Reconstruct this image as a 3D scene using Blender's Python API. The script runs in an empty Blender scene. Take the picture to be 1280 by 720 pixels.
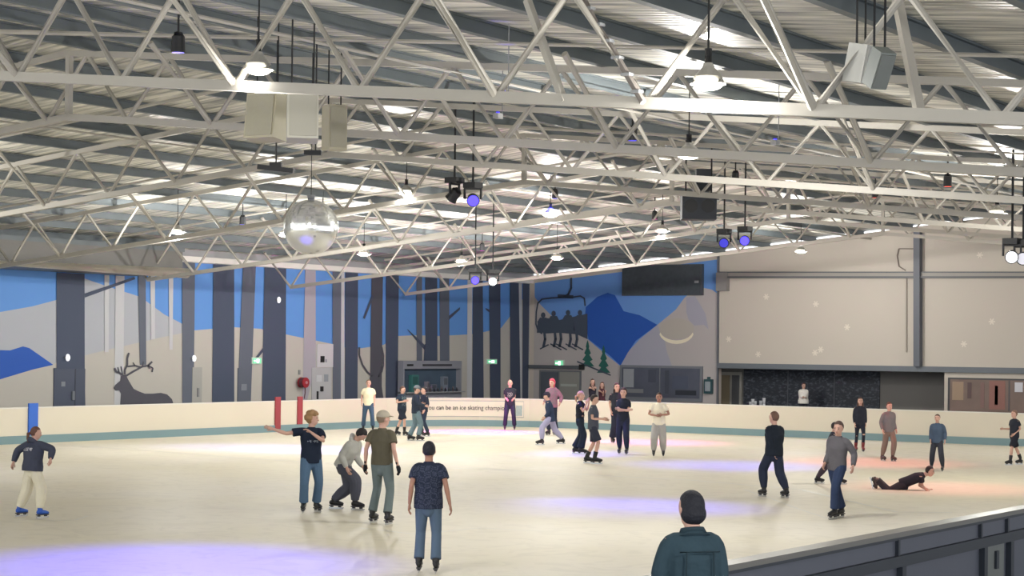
import bpy, bmesh, math, random
from mathutils import Vector, Matrix
random.seed(7)
PI = math.pi
C = bpy.context.scene.collection
# ------------------------------------------------------------------ camera frame
# world: x = across the rink (v), y = along the rink (u), z = up
F = 2400.0; TH = 0.585; ROLL = 0.012; HY = 434.0; EYE = 3.05
ct, st = math.cos(TH), math.sin(TH)
RIGHT = Vector((ct, st, 0)); FWD = Vector((-st, ct, 0)); UP = Vector((0, 0, 1))
O = Vector((0, 0, EYE))

def ray(px, py):
    dx, dy = px - 640, py - HY
    x = dx * math.cos(ROLL) + dy * math.sin(ROLL)
    y = -dx * math.sin(ROLL) + dy * math.cos(ROLL)
    return RIGHT * (x / F) + FWD - UP * (y / F)
def on_v(px, py, v): d = ray(px, py); return O + d * (v / d.x)
def on_u(px, py, u): d = ray(px, py); return O + d * (u / d.y)
def on_floor(px, py, z=0.0): d = ray(px, py); return O + d * ((z - EYE) / d.z)
def at_depth(px, py, Y): return O + ray(px, py) * Y

# ------------------------------------------------------------------ materials
def lin(c): return tuple(((x / 255) / 12.92 if x / 255 <= .04045 else ((x / 255 + .055) / 1.055) ** 2.4) for x in c)
MATS = {}
def mat(name, rgb, rough=.6, metal=0.0, noise=0.0, nscale=8.0, bump=0.0, bscale=60.0, emit=None, spec=.4, trans=0.0):
    if name in MATS: return MATS[name]
    m = bpy.data.materials.new(name); m.use_nodes = True; nt = m.node_tree
    b = nt.nodes['Principled BSDF']; c = (*lin(rgb), 1)
    b.inputs['Base Color'].default_value = c
    b.inputs['Roughness'].default_value = rough; b.inputs['Metallic'].default_value = metal
    b.inputs['Specular IOR Level'].default_value = spec
    if trans: b.inputs['Transmission Weight'].default_value = trans
    tc = nt.nodes.new('ShaderNodeTexCoord')
    if noise:
        n = nt.nodes.new('ShaderNodeTexNoise'); n.inputs['Scale'].default_value = nscale; n.inputs['Detail'].default_value = 4
        nt.links.new(tc.outputs['Object'], n.inputs['Vector'])
        r = nt.nodes.new('ShaderNodeMapRange')
        r.inputs['To Min'].default_value = 1 - noise; r.inputs['To Max'].default_value = 1 + noise
        nt.links.new(n.outputs['Fac'], r.inputs['Value'])
        mx = nt.nodes.new('ShaderNodeVectorMath'); mx.operation = 'SCALE'
        mx.inputs[0].default_value = c[:3]; nt.links.new(r.outputs['Result'], mx.inputs['Scale'])
        nt.links.new(mx.outputs['Vector'], b.inputs['Base Color'])
    if bump:
        n2 = nt.nodes.new('ShaderNodeTexNoise'); n2.inputs['Scale'].default_value = bscale
        nt.links.new(tc.outputs['Object'], n2.inputs['Vector'])
        bp = nt.nodes.new('ShaderNodeBump'); bp.inputs['Strength'].default_value = bump; bp.inputs['Distance'].default_value = .02
        nt.links.new(n2.outputs['Fac'], bp.inputs['Height']); nt.links.new(bp.outputs['Normal'], b.inputs['Normal'])
    if emit:
        b.inputs['Emission Color'].default_value = (*lin(emit[0]), 1); b.inputs['Emission Strength'].default_value = emit[1]
    MATS[name] = m
    return m
def nodes(m): return m.node_tree, m.node_tree.nodes['Principled BSDF']

# ------------------------------------------------------------------ object helpers
def obj(name, bm, mats, parent=None, smooth=False, recalc=True):
    if recalc: bmesh.ops.recalc_face_normals(bm, faces=bm.faces)
    me = bpy.data.meshes.new(name); bm.to_mesh(me); bm.free()
    if not isinstance(mats, (list, tuple)): mats = [mats]
    for m in mats: me.materials.append(m)
    if smooth:
        for p in me.polygons: p.use_smooth = True
    o = bpy.data.objects.new(name, me); C.objects.link(o)
    if parent: o.parent = parent
    return o
def tag(o, label, cat, group=None, kind=None):
    o['label'] = label; o['category'] = cat
    if group: o['group'] = group
    if kind: o['kind'] = kind
    return o
def thing(name, label, cat, loc=(0, 0, 0), rotz=0, group=None):
    o = bpy.data.objects.new(name, None); C.objects.link(o); o.empty_display_size = .1
    o.location = loc; o.rotation_euler = (0, 0, rotz)
    return tag(o, label, cat, group)
def struct(o, label=None):
    o['kind'] = 'structure'
    if label: o['label'] = label
    return o
def box(bm, x0, x1, y0, y1, z0, z1, mi=0):
    vs = [bm.verts.new(p) for p in ((x0,y0,z0),(x1,y0,z0),(x1,y1,z0),(x0,y1,z0),(x0,y0,z1),(x1,y0,z1),(x1,y1,z1),(x0,y1,z1))]
    for f in ((0,3,2,1),(4,5,6,7),(0,1,5,4),(1,2,6,5),(2,3,7,6),(3,0,4,7)):
        bm.faces.new([vs[i] for i in f]).material_index = mi
def cbox(bm, c, s, R=None, mi=0):
    R = R or Matrix.Identity(3); c = Vector(c); vs = []
    for dz in (-.5, .5):
        for dx, dy in ((-.5,-.5),(.5,-.5),(.5,.5),(-.5,.5)):
            vs.append(bm.verts.new(c + R @ Vector((dx*s[0], dy*s[1], dz*s[2]))))
    for f in ((0,3,2,1),(4,5,6,7),(0,1,5,4),(1,2,6,5),(2,3,7,6),(3,0,4,7)):
        bm.faces.new([vs[i] for i in f]).material_index = mi
def frame(d, hint=Vector((0, 0, 1))):
    d = d.normalized()
    if abs(d.dot(hint)) > .98: hint = Vector((0, 1, 0))
    a = d.cross(hint).normalized(); b = a.cross(d).normalized()
    return a, b
def loft(bm, rings, n=12, cap=True, mi=0):
    """rings: (center, rx, ry, ax, ay)"""
    prev = None; first = None
    for (c, rx, ry, ax, ay) in rings:
        vs = [bm.verts.new(Vector(c) + ax * (rx * math.cos(2*PI*k/n)) + ay * (ry * math.sin(2*PI*k/n))) for k in range(n)]
        if prev:
            for k in range(n):
                bm.faces.new((prev[k], prev[(k+1) % n], vs[(k+1) % n], vs[k])).material_index = mi
        else: first = vs
        prev = vs
    if cap:
        bm.faces.new(first[::-1]).material_index = mi; bm.faces.new(prev).material_index = mi
def tube(bm, pts, rs, n=10, mi=0, round_ends=False, flat=1.0, hint=Vector((0, 0, 1))):
    pts = [Vector(p) for p in pts]
    if not isinstance(rs, (list, tuple)): rs = [rs] * len(pts)
    rings = []; a = None
    for i, p in enumerate(pts):
        d = (pts[min(i+1, len(pts)-1)] - pts[max(i-1, 0)]).normalized()
        if a is None: a, b = frame(d, hint)
        else:
            a = (a - d * a.dot(d)).normalized(); b = d.cross(a)
        rings.append((p, rs[i], rs[i] * flat, a, b, d))
    if round_ends:
        p, r, rf, a0, b0, d0 = rings[0]; pre = []
        for t in (.95, .7, .35): s = math.sqrt(1 - t*t); pre.append((p - d0 * r * t, r*s, rf*s, a0, b0, d0))
        p, r, rf, a0, b0, d0 = rings[-1]; post = []
        for t in (.35, .7, .95): s = math.sqrt(1 - t*t); post.append((p + d0 * r * t, r*s, rf*s, a0, b0, d0))
        rings = pre + rings + post
    loft(bm, [r[:5] for r in rings], n, True, mi)
def bar(bm, p, q, w, h=None, mi=0):
    """square bar between two points"""
    h = h or w; p = Vector(p); q = Vector(q); d = q - p; a, b = frame(d)
    R = Matrix((a, d.normalized(), b)).transposed()
    cbox(bm, (p + q) / 2, (w, d.length, h), R, mi)
def ellipsoid(bm, c, r, R=None, seg=14, rings=9, mi=0, fn=None):
    R = R or Matrix.Identity(3); c = Vector(c); rows = []
    for i in range(1, rings):
        ph = PI * i / rings; row = []
        for k in range(seg):
            t = 2*PI*k/seg
            p = Vector((r[0]*math.sin(ph)*math.cos(t), r[1]*math.sin(ph)*math.sin(t), r[2]*math.cos(ph)))
            if fn: p = fn(p)
            row.append(bm.verts.new(c + R @ p))
        rows.append(row)
    top = bm.verts.new(c + R @ Vector((0, 0, r[2]))); bot = bm.verts.new(c + R @ Vector((0, 0, -r[2])))
    for k in range(seg):
        bm.faces.new((top, rows[0][k], rows[0][(k+1) % seg])).material_index = mi
        bm.faces.new((bot, rows[-1][(k+1) % seg], rows[-1][k])).material_index = mi
        for i in range(len(rows)-1):
            bm.faces.new((rows[i][k], rows[i+1][k], rows[i+1][(k+1) % seg], rows[i][(k+1) % seg])).material_index = mi
def NB(): return bmesh.new()
def text_obj(name, s, size, loc, xdir, updir, m, parent=None, thick=.004):
    cu = bpy.data.curves.new(name, 'FONT'); cu.body = s; cu.size = size; cu.extrude = thick; cu.align_x = 'CENTER'; cu.align_y = 'CENTER'
    tmp = bpy.data.objects.new(name + '_tmp', cu); C.objects.link(tmp)
    bpy.context.view_layer.update()
    me = bpy.data.meshes.new_from_object(tmp.evaluated_get(bpy.context.evaluated_depsgraph_get()))
    bpy.data.objects.remove(tmp)
    nrm = xdir.cross(updir)
    M = Matrix((xdir, updir, nrm)).transposed().to_4x4(); M.translation = Vector(loc)
    me.transform(M); me.materials.clear(); me.materials.append(m)
    o = bpy.data.objects.new(name, me); C.objects.link(o)
    if parent:
        o.parent = parent; me.transform(Matrix.Translation(-parent.location))
    return o

# ------------------------------------------------------------------ layout numbers
VW = -47.5          # left long wall
UW = 73.15           # far end wall
VB = -43.7          # left boards
UB = 61.8           # end boards
VN = -8.2           # near boards
RIDGE = -25.8; Z0 = 7.1; PIT = 0.097; DEP = 1.15
VEND = -45.9
def zb(v): return Z0 - PIT * abs(v - RIDGE)           # bottom chord height
def zt(v): return zb(v) + DEP
def zroof(v): return zt(v) + .25

M_cream = mat('truss_paint', (168, 164, 156), .5, noise=.06, nscale=3)
M_dark = mat('purlin_steel', (98, 106, 110), .55, noise=.12, nscale=2)
M_black = mat('black_metal', (28, 29, 32), .5)
M_board = mat('board_plastic', (200, 193, 177), .35, noise=.03, nscale=.6)
M_teal = mat('kick_strip_teal', (110, 136, 142), .4)
M_grey = mat('grey_steel', (130, 132, 134), .5)
M_white = mat('white_paint', (225, 223, 218), .5)
M_steel = mat('blade_steel', (200, 203, 208), .25, metal=.9)

# ------------------------------------------------------------------ ice
def build_ice():
    m = mat('ice', (210, 204, 186), .5, spec=.2)
    nt, b = nodes(m)
    tc = nt.nodes.new('ShaderNodeTexCoord')
    n1 = nt.nodes.new('ShaderNodeTexNoise'); n1.inputs['Scale'].default_value = .12; n1.inputs['Detail'].default_value = 3
    mp = nt.nodes.new('ShaderNodeMapping'); mp.inputs['Scale'].default_value = (1, 1, 1)
    n2 = nt.nodes.new('ShaderNodeTexNoise'); n2.inputs['Scale'].default_value = 1.2; n2.inputs['Detail'].default_value = 8; n2.inputs['Distortion'].default_value = 2.5
    nt.links.new(tc.outputs['Object'], mp.inputs['Vector']); nt.links.new(mp.outputs['Vector'], n1.inputs['Vector']); nt.links.new(mp.outputs['Vector'], n2.inputs['Vector'])
    cr = nt.nodes.new('ShaderNodeValToRGB')
    cr.color_ramp.elements[0].position = .35; cr.color_ramp.elements[0].color = (*lin((206, 199, 176)), 1)
    cr.color_ramp.elements[1].position = .65; cr.color_ramp.elements[1].color = (*lin((214, 209, 197)), 1)
    nt.links.new(n1.outputs['Fac'], cr.inputs['Fac'])
    cr2 = nt.nodes.new('ShaderNodeValToRGB')
    cr2.color_ramp.elements[0].position = .38; cr2.color_ramp.elements[0].color = (.88, .88, .88, 1)
    cr2.color_ramp.elements[1].position = .5; cr2.color_ramp.elements[1].color = (1, 1, 1, 1)
    nt.links.new(n2.outputs['Fac'], cr2.inputs['Fac'])
    mx = nt.nodes.new('ShaderNodeMixRGB'); mx.blend_type = 'MULTIPLY'; mx.inputs['Fac'].default_value = .55
    nt.links.new(cr.outputs['Color'], mx.inputs['Color1']); nt.links.new(cr2.outputs['Color'], mx.inputs['Color2'])
    nt.links.new(mx.outputs['Color'], b.inputs['Base Color'])
    bm = NB(); box(bm, VB - .1, VN + .1, -4, UB + .1, -.2, 0)
    return struct(obj('floor_ice', bm, m), 'cream white skating ice with worn patches inside the boards')
ice = build_ice(); ice.name = 'floor'
bm = NB()
box(bm, VW - .3, VB - .1, -4, UW + 4, -.3, -.02); box(bm, VB - .1, VN + .1, UB + .1, UW + 4, -.3, -.02)
box(bm, VN + .1, 6, -4, UW + 4, -.3, -.02)
struct(obj('floor_surround', bm, mat('rubber_matting', (70, 72, 76), .8, noise=.15, nscale=4)), 'dark rubber floor outside the boards')

# thin worn lines set in the ice
def ice_line(pts, w, label):
    bm = NB(); P = [on_floor(x, y) for x, y in pts]; fine = []
    for i in range(len(P)-1):
        for k in range(6): fine.append(P[i].lerp(P[i+1], k/6))
    fine.append(P[-1]); L = []; Rr = []
    for i, p in enumerate(fine):
        d = (fine[min(i+1, len(fine)-1)] - fine[max(i-1, 0)]); n = Vector((-d.y, d.x, 0)).normalized() * w / 2
        L.append(bm.verts.new((p.x + n.x, p.y + n.y, .003))); Rr.append(bm.verts.new((p.x - n.x, p.y - n.y, .003)))
    for i in range(len(fine)-1): bm.faces.new((L[i], L[i+1], Rr[i+1], Rr[i]))
    return tag(obj('ice_marking', bm, mat('worn_ice_line', (196, 194, 184), .4, noise=.08, nscale=2)), label, 'marking')
ice_line([(75, 556), (150, 561), (230, 567), (320, 574), (430, 580), (640, 588)], .12, 'thin grey line across the ice from the blue post to the middle')
ice_line([(532, 553), (620, 547), (700, 551), (800, 566), (900, 570)], .09, 'thin grey line on the ice below the pink light patch')
ice_line([(560, 582), (700, 592), (860, 600), (1000, 612), (1120, 640), (1190, 641)], .10, 'thin grey line running behind the man in the black jumper')
ice_line([(40, 649), (70, 651), (95, 650), (110, 645)], .05, 'short curved scratch beside the blue skates')
ice_line([(930, 612), (960, 622), (1000, 637), (1040, 650), (1060, 651)], .05, 'thin skate scratch ending at the feet of the skater in navy jeans')
ice_line([(350, 606), (420, 612), (480, 603), (560, 612)], .05, 'faint scratch between the four boys and the far boards')
ice_line([(450, 660), (520, 668), (600, 660), (680, 664)], .05, 'faint scratch beside the olive shirted skater')

# ------------------------------------------------------------------ far boards (one continuous run with a rounded corner)
def board_path():
    r = 5.0; pts = []; 
    y = -4.0
    while y < UB - r: pts.append((VB, y)); y += 2.4
    for k in range(0, 13):
        a = PI - k * (PI/2) / 12
        pts.append((VB + r + r*math.cos(a), UB - r + r*math.sin(a)))
    x = VB + r + 2.4
    while x < VN - r: pts.append((x, UB)); x += 2.4
    for k in range(0, 13):
        a = PI/2 - k * (PI/2) / 12
        pts.append((VN - r + r*math.cos(a), UB - r + r*math.sin(a)))
    return pts
BP = board_path()
def strip(bm, pts, z0, z1, o0, o1, mi=0):
    """vertical strip following pts, from offset o0 (outside) to o1 (towards the ice)"""
    ring = []
    for i, p in enumerate(pts):
        a = Vector(pts[max(i-1, 0)]); b = Vector(pts[min(i+1, len(pts)-1)]); d = (b - a).normalized(); n = Vector((d.y, -d.x))
        q0 = Vector(p) + n*o0; q1 = Vector(p) + n*o1
        ring.append([bm.verts.new((*q0, z0)), bm.verts.new((*q1, z0)), bm.verts.new((*q1, z1)), bm.verts.new((*q0, z1))])
    for i in range(len(ring)-1):
        for k in range(4):
            bm.faces.new((ring[i][k], ring[i][(k+1)%4], ring[i+1][(k+1)%4], ring[i+1][k])).material_index = mi
    bm.faces.new(ring[0][::-1]).material_index = mi; bm.faces.new(ring[-1]).material_index = mi
FB = thing('rink_boards', 'white rink boards with teal kick strip curving round the far side', 'rink boards')
bm = NB(); strip(bm, BP, 0, 1.05, -.12, 0); obj('white_panel', bm, M_board, FB, True)
for f in FB.children[0].data.polygons: f.use_smooth = False
bm = NB(); strip(bm, BP, 0.0, .24, 0, .035); o = obj('kick_strip', bm, M_teal, FB); o['label'] = 'teal kick strip'
bm = NB(); strip(bm, BP, 1.05, 1.085, -.14, .01); obj('cap_rail', bm, mat('board_cap', (205, 203, 196), .4), FB)
bm = NB()
for i in range(2, len(BP)-2, 1):
    if i % 2: continue
    a = Vector(BP[i]); d = (Vector(BP[i+1]) - Vector(BP[i-1])).normalized(); n = Vector((d.y, -d.x))
    cbox(bm, (*(a - n*.2), .52), (.06, .16, 1.0), Matrix((Vector((d.x, d.y, 0)), Vector((n.x, n.y, 0)), UP)).transposed())
obj('support_post', bm, M_grey, FB)
def board_mark(x0, x1, ybot, ytop, m, name, label, z0=.24, z1=1.09, t=.012):
    a = on_v((x0), ybot, VB).y; b = on_v((x1), ybot, VB).y
    bm = NB(); box(bm, VB + .0, VB + t, a, b, z0, z1)
    o = obj(name, bm, m, FB); o['label'] = label
board_mark(34.5, 46, 545, 510, mat('blue_stripe', (45, 95, 185), .4), 'stripe', 'wide blue vertical stripe', .24, 1.2, .05)
board_mark(343, 349.5, 532, 500, mat('red_stripe', (142, 56, 62), .4), 'stripe', 'red vertical stripe', .1, 1.22, .05)
board_mark(371, 377, 532, 500, mat('red_stripe', (142, 56, 62), .4), 'stripe', 'red vertical stripe', .24, 1.22, .05)
# banner with the slogan, on the end boards
pa = on_u(538, 512, UB); pb = on_u(657, 512, UB)
def curved_face(px):
    d = ray(px, 512); best = None
    for i in range(len(BP)-1):
        a = Vector(BP[i]); b = Vector(BP[i+1]); s = b - a; det = d.x*(-s.y) + s.x*d.y
        if abs(det) < 1e-9: continue
        t = (a.x*(-s.y) + s.x*a.y) / det
        u_ = (d.x*a.y - d.y*a.x) / det
        if -.001 <= u_ <= 1.001 and t > 20: best = (d.x*t, d.y*t)
    return Vector(best)
BN = thing('banner', 'white slogan banner with black lettering on the boards in the far corner', 'banner')
qs = [curved_face(x) for x in range(527, 658, 4)]
bm = NB(); strip(bm, [tuple(q) for q in qs], .36, .98, .002, .012); obj('sheet', bm, mat('banner_white', (208, 200, 184), .4), BN)
bm = NB()
strip(bm, [tuple(q) for q in qs], .96, .985, .012, .018); strip(bm, [tuple(q) for q in qs], .36, .385, .012, .018)
strip(bm, [tuple(q) for q in qs[:1] + [qs[0].lerp(qs[1], .12)]], .36, .98, .012, .018)
strip(bm, [tuple(q) for q in [qs[-1].lerp(qs[-2], .12)] + qs[-1:]], .36, .98, .012, .018)
obj('border', bm, mat('banner_grey', (150, 155, 155), .5), BN)
# lettering bent along the curve
def bent_text(s, px0, px1, z, size, m):
    cu = bpy.data.curves.new('t', 'FONT'); cu.body = s; cu.size = 1; cu.extrude = .01
    tmp = bpy.data.objects.new('t', cu); C.objects.link(tmp); bpy.context.view_layer.update()
    me = bpy.data.meshes.new_from_object(tmp.evaluated_get(bpy.context.evaluated_depsgraph_get())); bpy.data.objects.remove(tmp)
    xs = [v.co.x for v in me.vertices]; w = max(xs)
    for v in me.vertices:
        px = px0 + (px1 - px0) * v.co.x / w
        q = curved_face(px); q2 = curved_face(px + 1); d = (q2 - q).normalized(); n = Vector((d.y, -d.x))
        p = q + n * (.018 + v.co.z)
        v.co = (p.x, p.y, z + v.co.y * size)
    me.materials.append(m); o = bpy.data.objects.new('lettering', me); C.objects.link(o); o.parent = BN
bent_text('You can be an ice skating champion', 531, 634, .63, .25, mat('letter_black', (52, 52, 60), .5))
bm = NB(); lq = [curved_face(x) for x in (645, 647, 649, 651, 653)]
strip(bm, [tuple(q) for q in lq], .42, .82, .012, .02); o = obj('emblem', bm, mat('emblem_grey', (150, 165, 162), .5, noise=.3, nscale=14), BN); o['label'] = 'grey green square emblem'

# ------------------------------------------------------------------ near barrier
NBt = thing('rink_barrier', 'dark grey near rink barrier with black frame and pale top edge, lower right', 'barrier')
y0, y1 = 6, 50
bm = NB(); box(bm, VN - .02, VN + .1, y0, y1, .0, 1.02); obj('ice_side_panel', bm, M_board, NBt)
bm = NB(); box(bm, VN - .05, VN + .16, y0, y1, 1.02, 1.075); obj('top_rail', bm, mat('barrier_cap', (112, 110, 106), .4), NBt)
M_bp = mat('barrier_panel', (88, 92, 104), .55, noise=.05, nscale=2); M_bf = mat('barrier_frame', (44, 50, 60), .5)
bm = NB(); box(bm, VN + .101, VN + .13, y0, y1, .0, 1.02); obj('outer_panel', bm, M_bp, NBt)
bm = NB(); box(bm, VN + .13, VN + .19, y0, y1, .70, .82); o = obj('mid_rail', bm, M_bf, NBt)
bm = NB(); box(bm, VN + .13, VN + .19, y0, y1, -.02, .12); o = obj('bottom_rail', bm, M_bf, NBt)
bm = NB(); box(bm, VN + .13, VN + .165, y0, y1, .99, 1.02); obj('edge_trim', bm, M_bf, NBt)
def bar_y(px, py): d = ray(px, py); return d.y * ((VN + .19) / d.x)
for px in (820, 925, 1028, 1130, 1232, 1265, 1330, 1400):
    yy = bar_y(px, 690); bm = NB(); box(bm, VN + .13, VN + .20, yy - .055, yy + .055, .12, .70); obj('post', bm, M_bf, NBt)
for px in (1127, 1230, 1263, 1330):
    yy = bar_y(px, 650); bm = NB(); box(bm, VN + .13, VN + .17, yy - .025, yy + .025, .82, 1.0); obj('panel_joint', bm, M_bf, NBt)
ya_, yb2 = bar_y(1238.5, 690), bar_y(1259, 690)
bm = NB(); box(bm, VN + .13, VN + .15, ya_, yb2, .16, .69); g = obj('access_panel', bm, mat('access_plate', (112, 116, 114), .5), NBt); g['label'] = 'pale grey access panel'
ym = (ya_ + yb2) / 2
bm = NB(); box(bm, VN + .15, VN + .18, ym - .05, ym + .04, .40, .62); obj('handle', bm, M_bf, g)

# ------------------------------------------------------------------ walls, mural paint
bm = NB(); box(bm, VW - .3, VW, -4, UW + .3, -.02, 6.6)
struct(obj('wall_left', bm, mat('left_wall_paint', (165, 167, 170), .7)), 'long left wall behind the forest mural')

def paint(bm, pts, proj, plane, layer, mi, nrm):
    P = [proj(x, y, plane) + nrm * (.006 + .006 * layer) for x, y in pts]
    for p in P:
        p.z = max(min(p.z, (5.33 if p.y < 48.3 else 5.93) if plane == VW else zroof(p.x) - .42), .05)
        if plane == UW: p.x = max(p.x, VW + .25)
        else: p.y = min(p.y, UW - .12)
    vs = [bm.verts.new(p) for p in P]
    try: f = bm.faces.new(vs)
    except ValueError: return
    f.material_index = mi
    f.normal_update()
    if f.normal.dot(nrm) < 0: f.normal_flip()
NL = Vector((1, 0, 0)); NE = Vector((0, -1, 0))
mur = [mat('mural_sky', (92, 142, 208), .7), mat('mural_grey', (166, 170, 178), .7), mat('mural_snow', (178, 175, 168), .7),
       mat('mural_trunk_dark', (66, 75, 95), .7), mat('mural_trunk_mid', (92, 98, 112), .7), mat('mural_trunk_pale', (184, 186, 190), .7),
       mat('mural_blue', (36, 84, 172), .7), mat('mural_elk', (76, 76, 86), .7), mat('mural_mauve', (160, 156, 166), .7)]
def forest():
    bm = NB(); P = lambda pts, l, mi: paint(bm, pts, on_v, VW, l, mi, NL)
    P([(-120, 300), (235.5, 300), (236, 290), (300, 290), (664, 300), (664, 532), (-120, 560)], 0, 0)
    # grey mountains
    P([(-60, 398), (0, 390), (40, 383), (70, 375), (105, 348), (134, 358), (175, 371), (205, 393), (228, 405), (243, 413), (300, 418), (300, 560), (-60, 560)], 1, 1)
    # warm snow
    P([(-60, 478), (0, 473), (66, 455), (106, 444), (135, 437), (200, 422), (243, 413), (266, 411), (292, 409), (325, 411), (357, 418), (415, 430), (440, 437), (479, 431), (497, 420), (520, 419), (549, 420), (586, 418), (600, 416), (626, 410), (643, 388), (652, 375), (664, 366), (664, 532), (-60, 560)], 2, 2)
    P([(-60, 436), (12, 438), (28, 433), (36, 435), (66, 456), (40, 462), (0, 474), (-60, 490)], 3, 6)
    # pale trunks
    for a in ([(130, 330), (136, 330), (135, 440), (130, 440)], [(144, 330), (155, 330), (153, 515), (142, 515)], [(187, 330), (193, 330), (193, 424), (188, 424)],
              [(210, 330), (216, 330), (215, 437), (211, 437)], [(425, 330), (430, 330), (430, 520), (426, 520)], [(648, 330), (652, 330), (652, 520), (648, 520)],
              [(584, 330), (590, 330), (589, 515), (583, 515)]): P(a, 4, 5)
    P([(381, 330), (394, 330), (394, 460), (379, 515), (377, 515)], 4, 8)
    # trunks: (x top left, x top right, x bottom left, x bottom right, y bottom, colour)
    for (a, b, c, d, yb, mi) in ((70, 105, 70, 105, 470, 3), (66, 105, 66, 106, 520, 3), (172, 181, 174, 182, 456, 4), (227, 243, 227, 241, 520, 4), (266, 292, 264, 292, 520, 3),
                  (303, 319, 295, 312, 520, 4), (330, 357, 326, 356, 520, 3), (415, 426, 415, 425, 520, 4), (431, 447, 430, 446, 520, 3),
                  (464, 478, 461, 476, 520, 7), (482, 498, 481, 496, 520, 3), (520, 527, 520, 527, 452, 4), (531, 546, 531, 546, 452, 3), (549, 561, 549, 561, 452, 4),
                  (591, 603, 589, 604, 520, 3), (611, 625, 612, 625, 520, 3), (637, 648, 637, 650, 520, 3), (653, 664.5, 652, 662, 520, 3)):
        yt = 325 if (c, yb) != (66, 520) else 460
        P([(a, yt), (b, yt), (d, yb), (c, yb)], 5, mi)
    # branches
    for a in ([(105, 367), (167, 346), (168, 349), (105, 372)], [(318, 447), (330, 432), (331, 436), (320, 449)], [(453, 397), (464, 368), (466, 371), (455, 399)],
              [(508, 411), (531, 432), (530, 438), (509, 413)], [(560, 395), (574, 384), (574, 387), (560, 400)], [(606, 385), (613, 388), (613, 392), (606, 387)],
              [(527, 470), (530, 430), (533, 430), (532, 450)]): P(a, 6, 3)
    # elk lying down: body, neck, head
    P([(149, 506), (150, 492), (148, 488), (143, 488), (141, 485), (143, 481), (149, 476), (150, 470), (156, 468), (160, 476), (166, 486), (172, 489), (180, 492), (190, 492), (200, 491), (208, 493), (214, 499), (216, 506)], 6, 7)
    def ant(pts, w):
        for (x0, y0), (x1, y1) in zip(pts, pts[1:]):
            l = math.hypot(x1-x0, y1-y0); nx, ny = -(y1-y0)/l*w/2, (x1-x0)/l*w/2
            P([(x0+nx, y0+ny), (x1+nx, y1+ny), (x1-nx, y1-ny), (x0-nx, y0-ny)], 7, 7)
    ant([(153, 470), (148, 466), (144, 465), (142, 460)], 2.6); ant([(148, 466), (146, 459)], 1.6); ant([(152, 468), (150, 458)], 1.6)
    ant([(156, 470), (166, 464), (177, 458), (184, 457), (189, 452)], 2.4); ant([(155, 468), (155, 462), (158, 456), (158, 448), (160, 441)], 2.2)
    ant([(158, 458), (168, 457), (175, 459)], 2); ant([(168, 458), (165, 453)], 1.4); ant([(184, 457), (190, 460), (189, 465)], 1.6); ant([(177, 458), (178, 452)], 1.4); ant([(184, 457), (186, 461)], 1.4)
    # front-facing antlers and head low on the mid trunk
    ant([(448, 434), (448, 444), (452, 456), (458, 465), (464, 470)], 2.2); ant([(476, 434), (478, 444), (478, 456), (476, 465), (472, 471)], 2.2)
    P([(459, 520), (461, 472), (466, 466), (472, 467), (475, 474), (477, 490), (482, 520)], 7, 7)
    return tag(obj('forest_mural', bm, mur, recalc=False), 'painted forest mural with dark trunks and a resting elk on the left wall', 'mural')
forest()

# far end wall -------------------------------------------------------
VC = on_u(898.5, 400, UW).x
zf = on_u(1090, 463, UW).z
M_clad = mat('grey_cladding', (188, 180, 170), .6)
nt, b = nodes(M_clad); tc = nt.nodes.new('ShaderNodeTexCoord'); wv = nt.nodes.new('ShaderNodeTexWave'); wv.bands_direction = 'Z'; wv.inputs['Scale'].default_value = 1.2
nt.links.new(tc.outputs['Object'], wv.inputs['Vector']); bp = nt.nodes.new('ShaderNodeBump'); bp.inputs['Strength'].default_value = .15
nt.links.new(wv.outputs['Fac'], bp.inputs['Height']); nt.links.new(bp.outputs['Normal'], b.inputs['Normal'])
def roofline_wall(bm, x0, x1, zlow, y0, y1, mi=0, slack=.1):
    xs = [x0, x1] + ([RIDGE] if x0 < RIDGE < x1 else []); xs.sort()
    for a, c in zip(xs, xs[1:]):
        vs = [(a, zlow), (c, zlow), (c, zroof(c) - slack), (a, zroof(a) - slack)]
        A = [bm.verts.new((x, y0, z)) for x, z in vs]; B = [bm.verts.new((x, y1, z)) for x, z in vs]
        bm.faces.new(A); bm.faces.new(B[::-1])
        for k in range(4): bm.faces.new((A[k], B[k], B[(k+1)%4], A[(k+1)%4]))
bm = NB(); roofline_wall(bm, VW, VC, -.02, UW, UW + .3); roofline_wall(bm, VC, 6, zf, UW, UW + .3)
struct(obj('wall_back', bm, M_clad), 'grey clad far end wall')
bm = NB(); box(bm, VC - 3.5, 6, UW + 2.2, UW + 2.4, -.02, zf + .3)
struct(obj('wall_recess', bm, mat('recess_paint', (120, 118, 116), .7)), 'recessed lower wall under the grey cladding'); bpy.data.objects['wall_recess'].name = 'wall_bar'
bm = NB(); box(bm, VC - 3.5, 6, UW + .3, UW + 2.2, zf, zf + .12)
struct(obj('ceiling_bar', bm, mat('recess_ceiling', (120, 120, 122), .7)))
def endp(px, py): return on_u(px, py, UW)
def fr(name, px0, py0, px1, py1, m, parent=None, t=.05, off=0.0, plane=None):
    """flat-ish box fixed on the end wall between two picture points"""
    a = on_u(px0, (py0+py1)/2, UW); b = on_u(px1, (py0+py1)/2, UW); z1 = on_u((px0+px1)/2, py0, UW).z; z0 = on_u((px0+px1)/2, py1, UW).z
    bm = NB(); box(bm, a.x, b.x, UW - off - t, UW - off, z0, z1)
    return obj(name, bm, m, parent)
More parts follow.
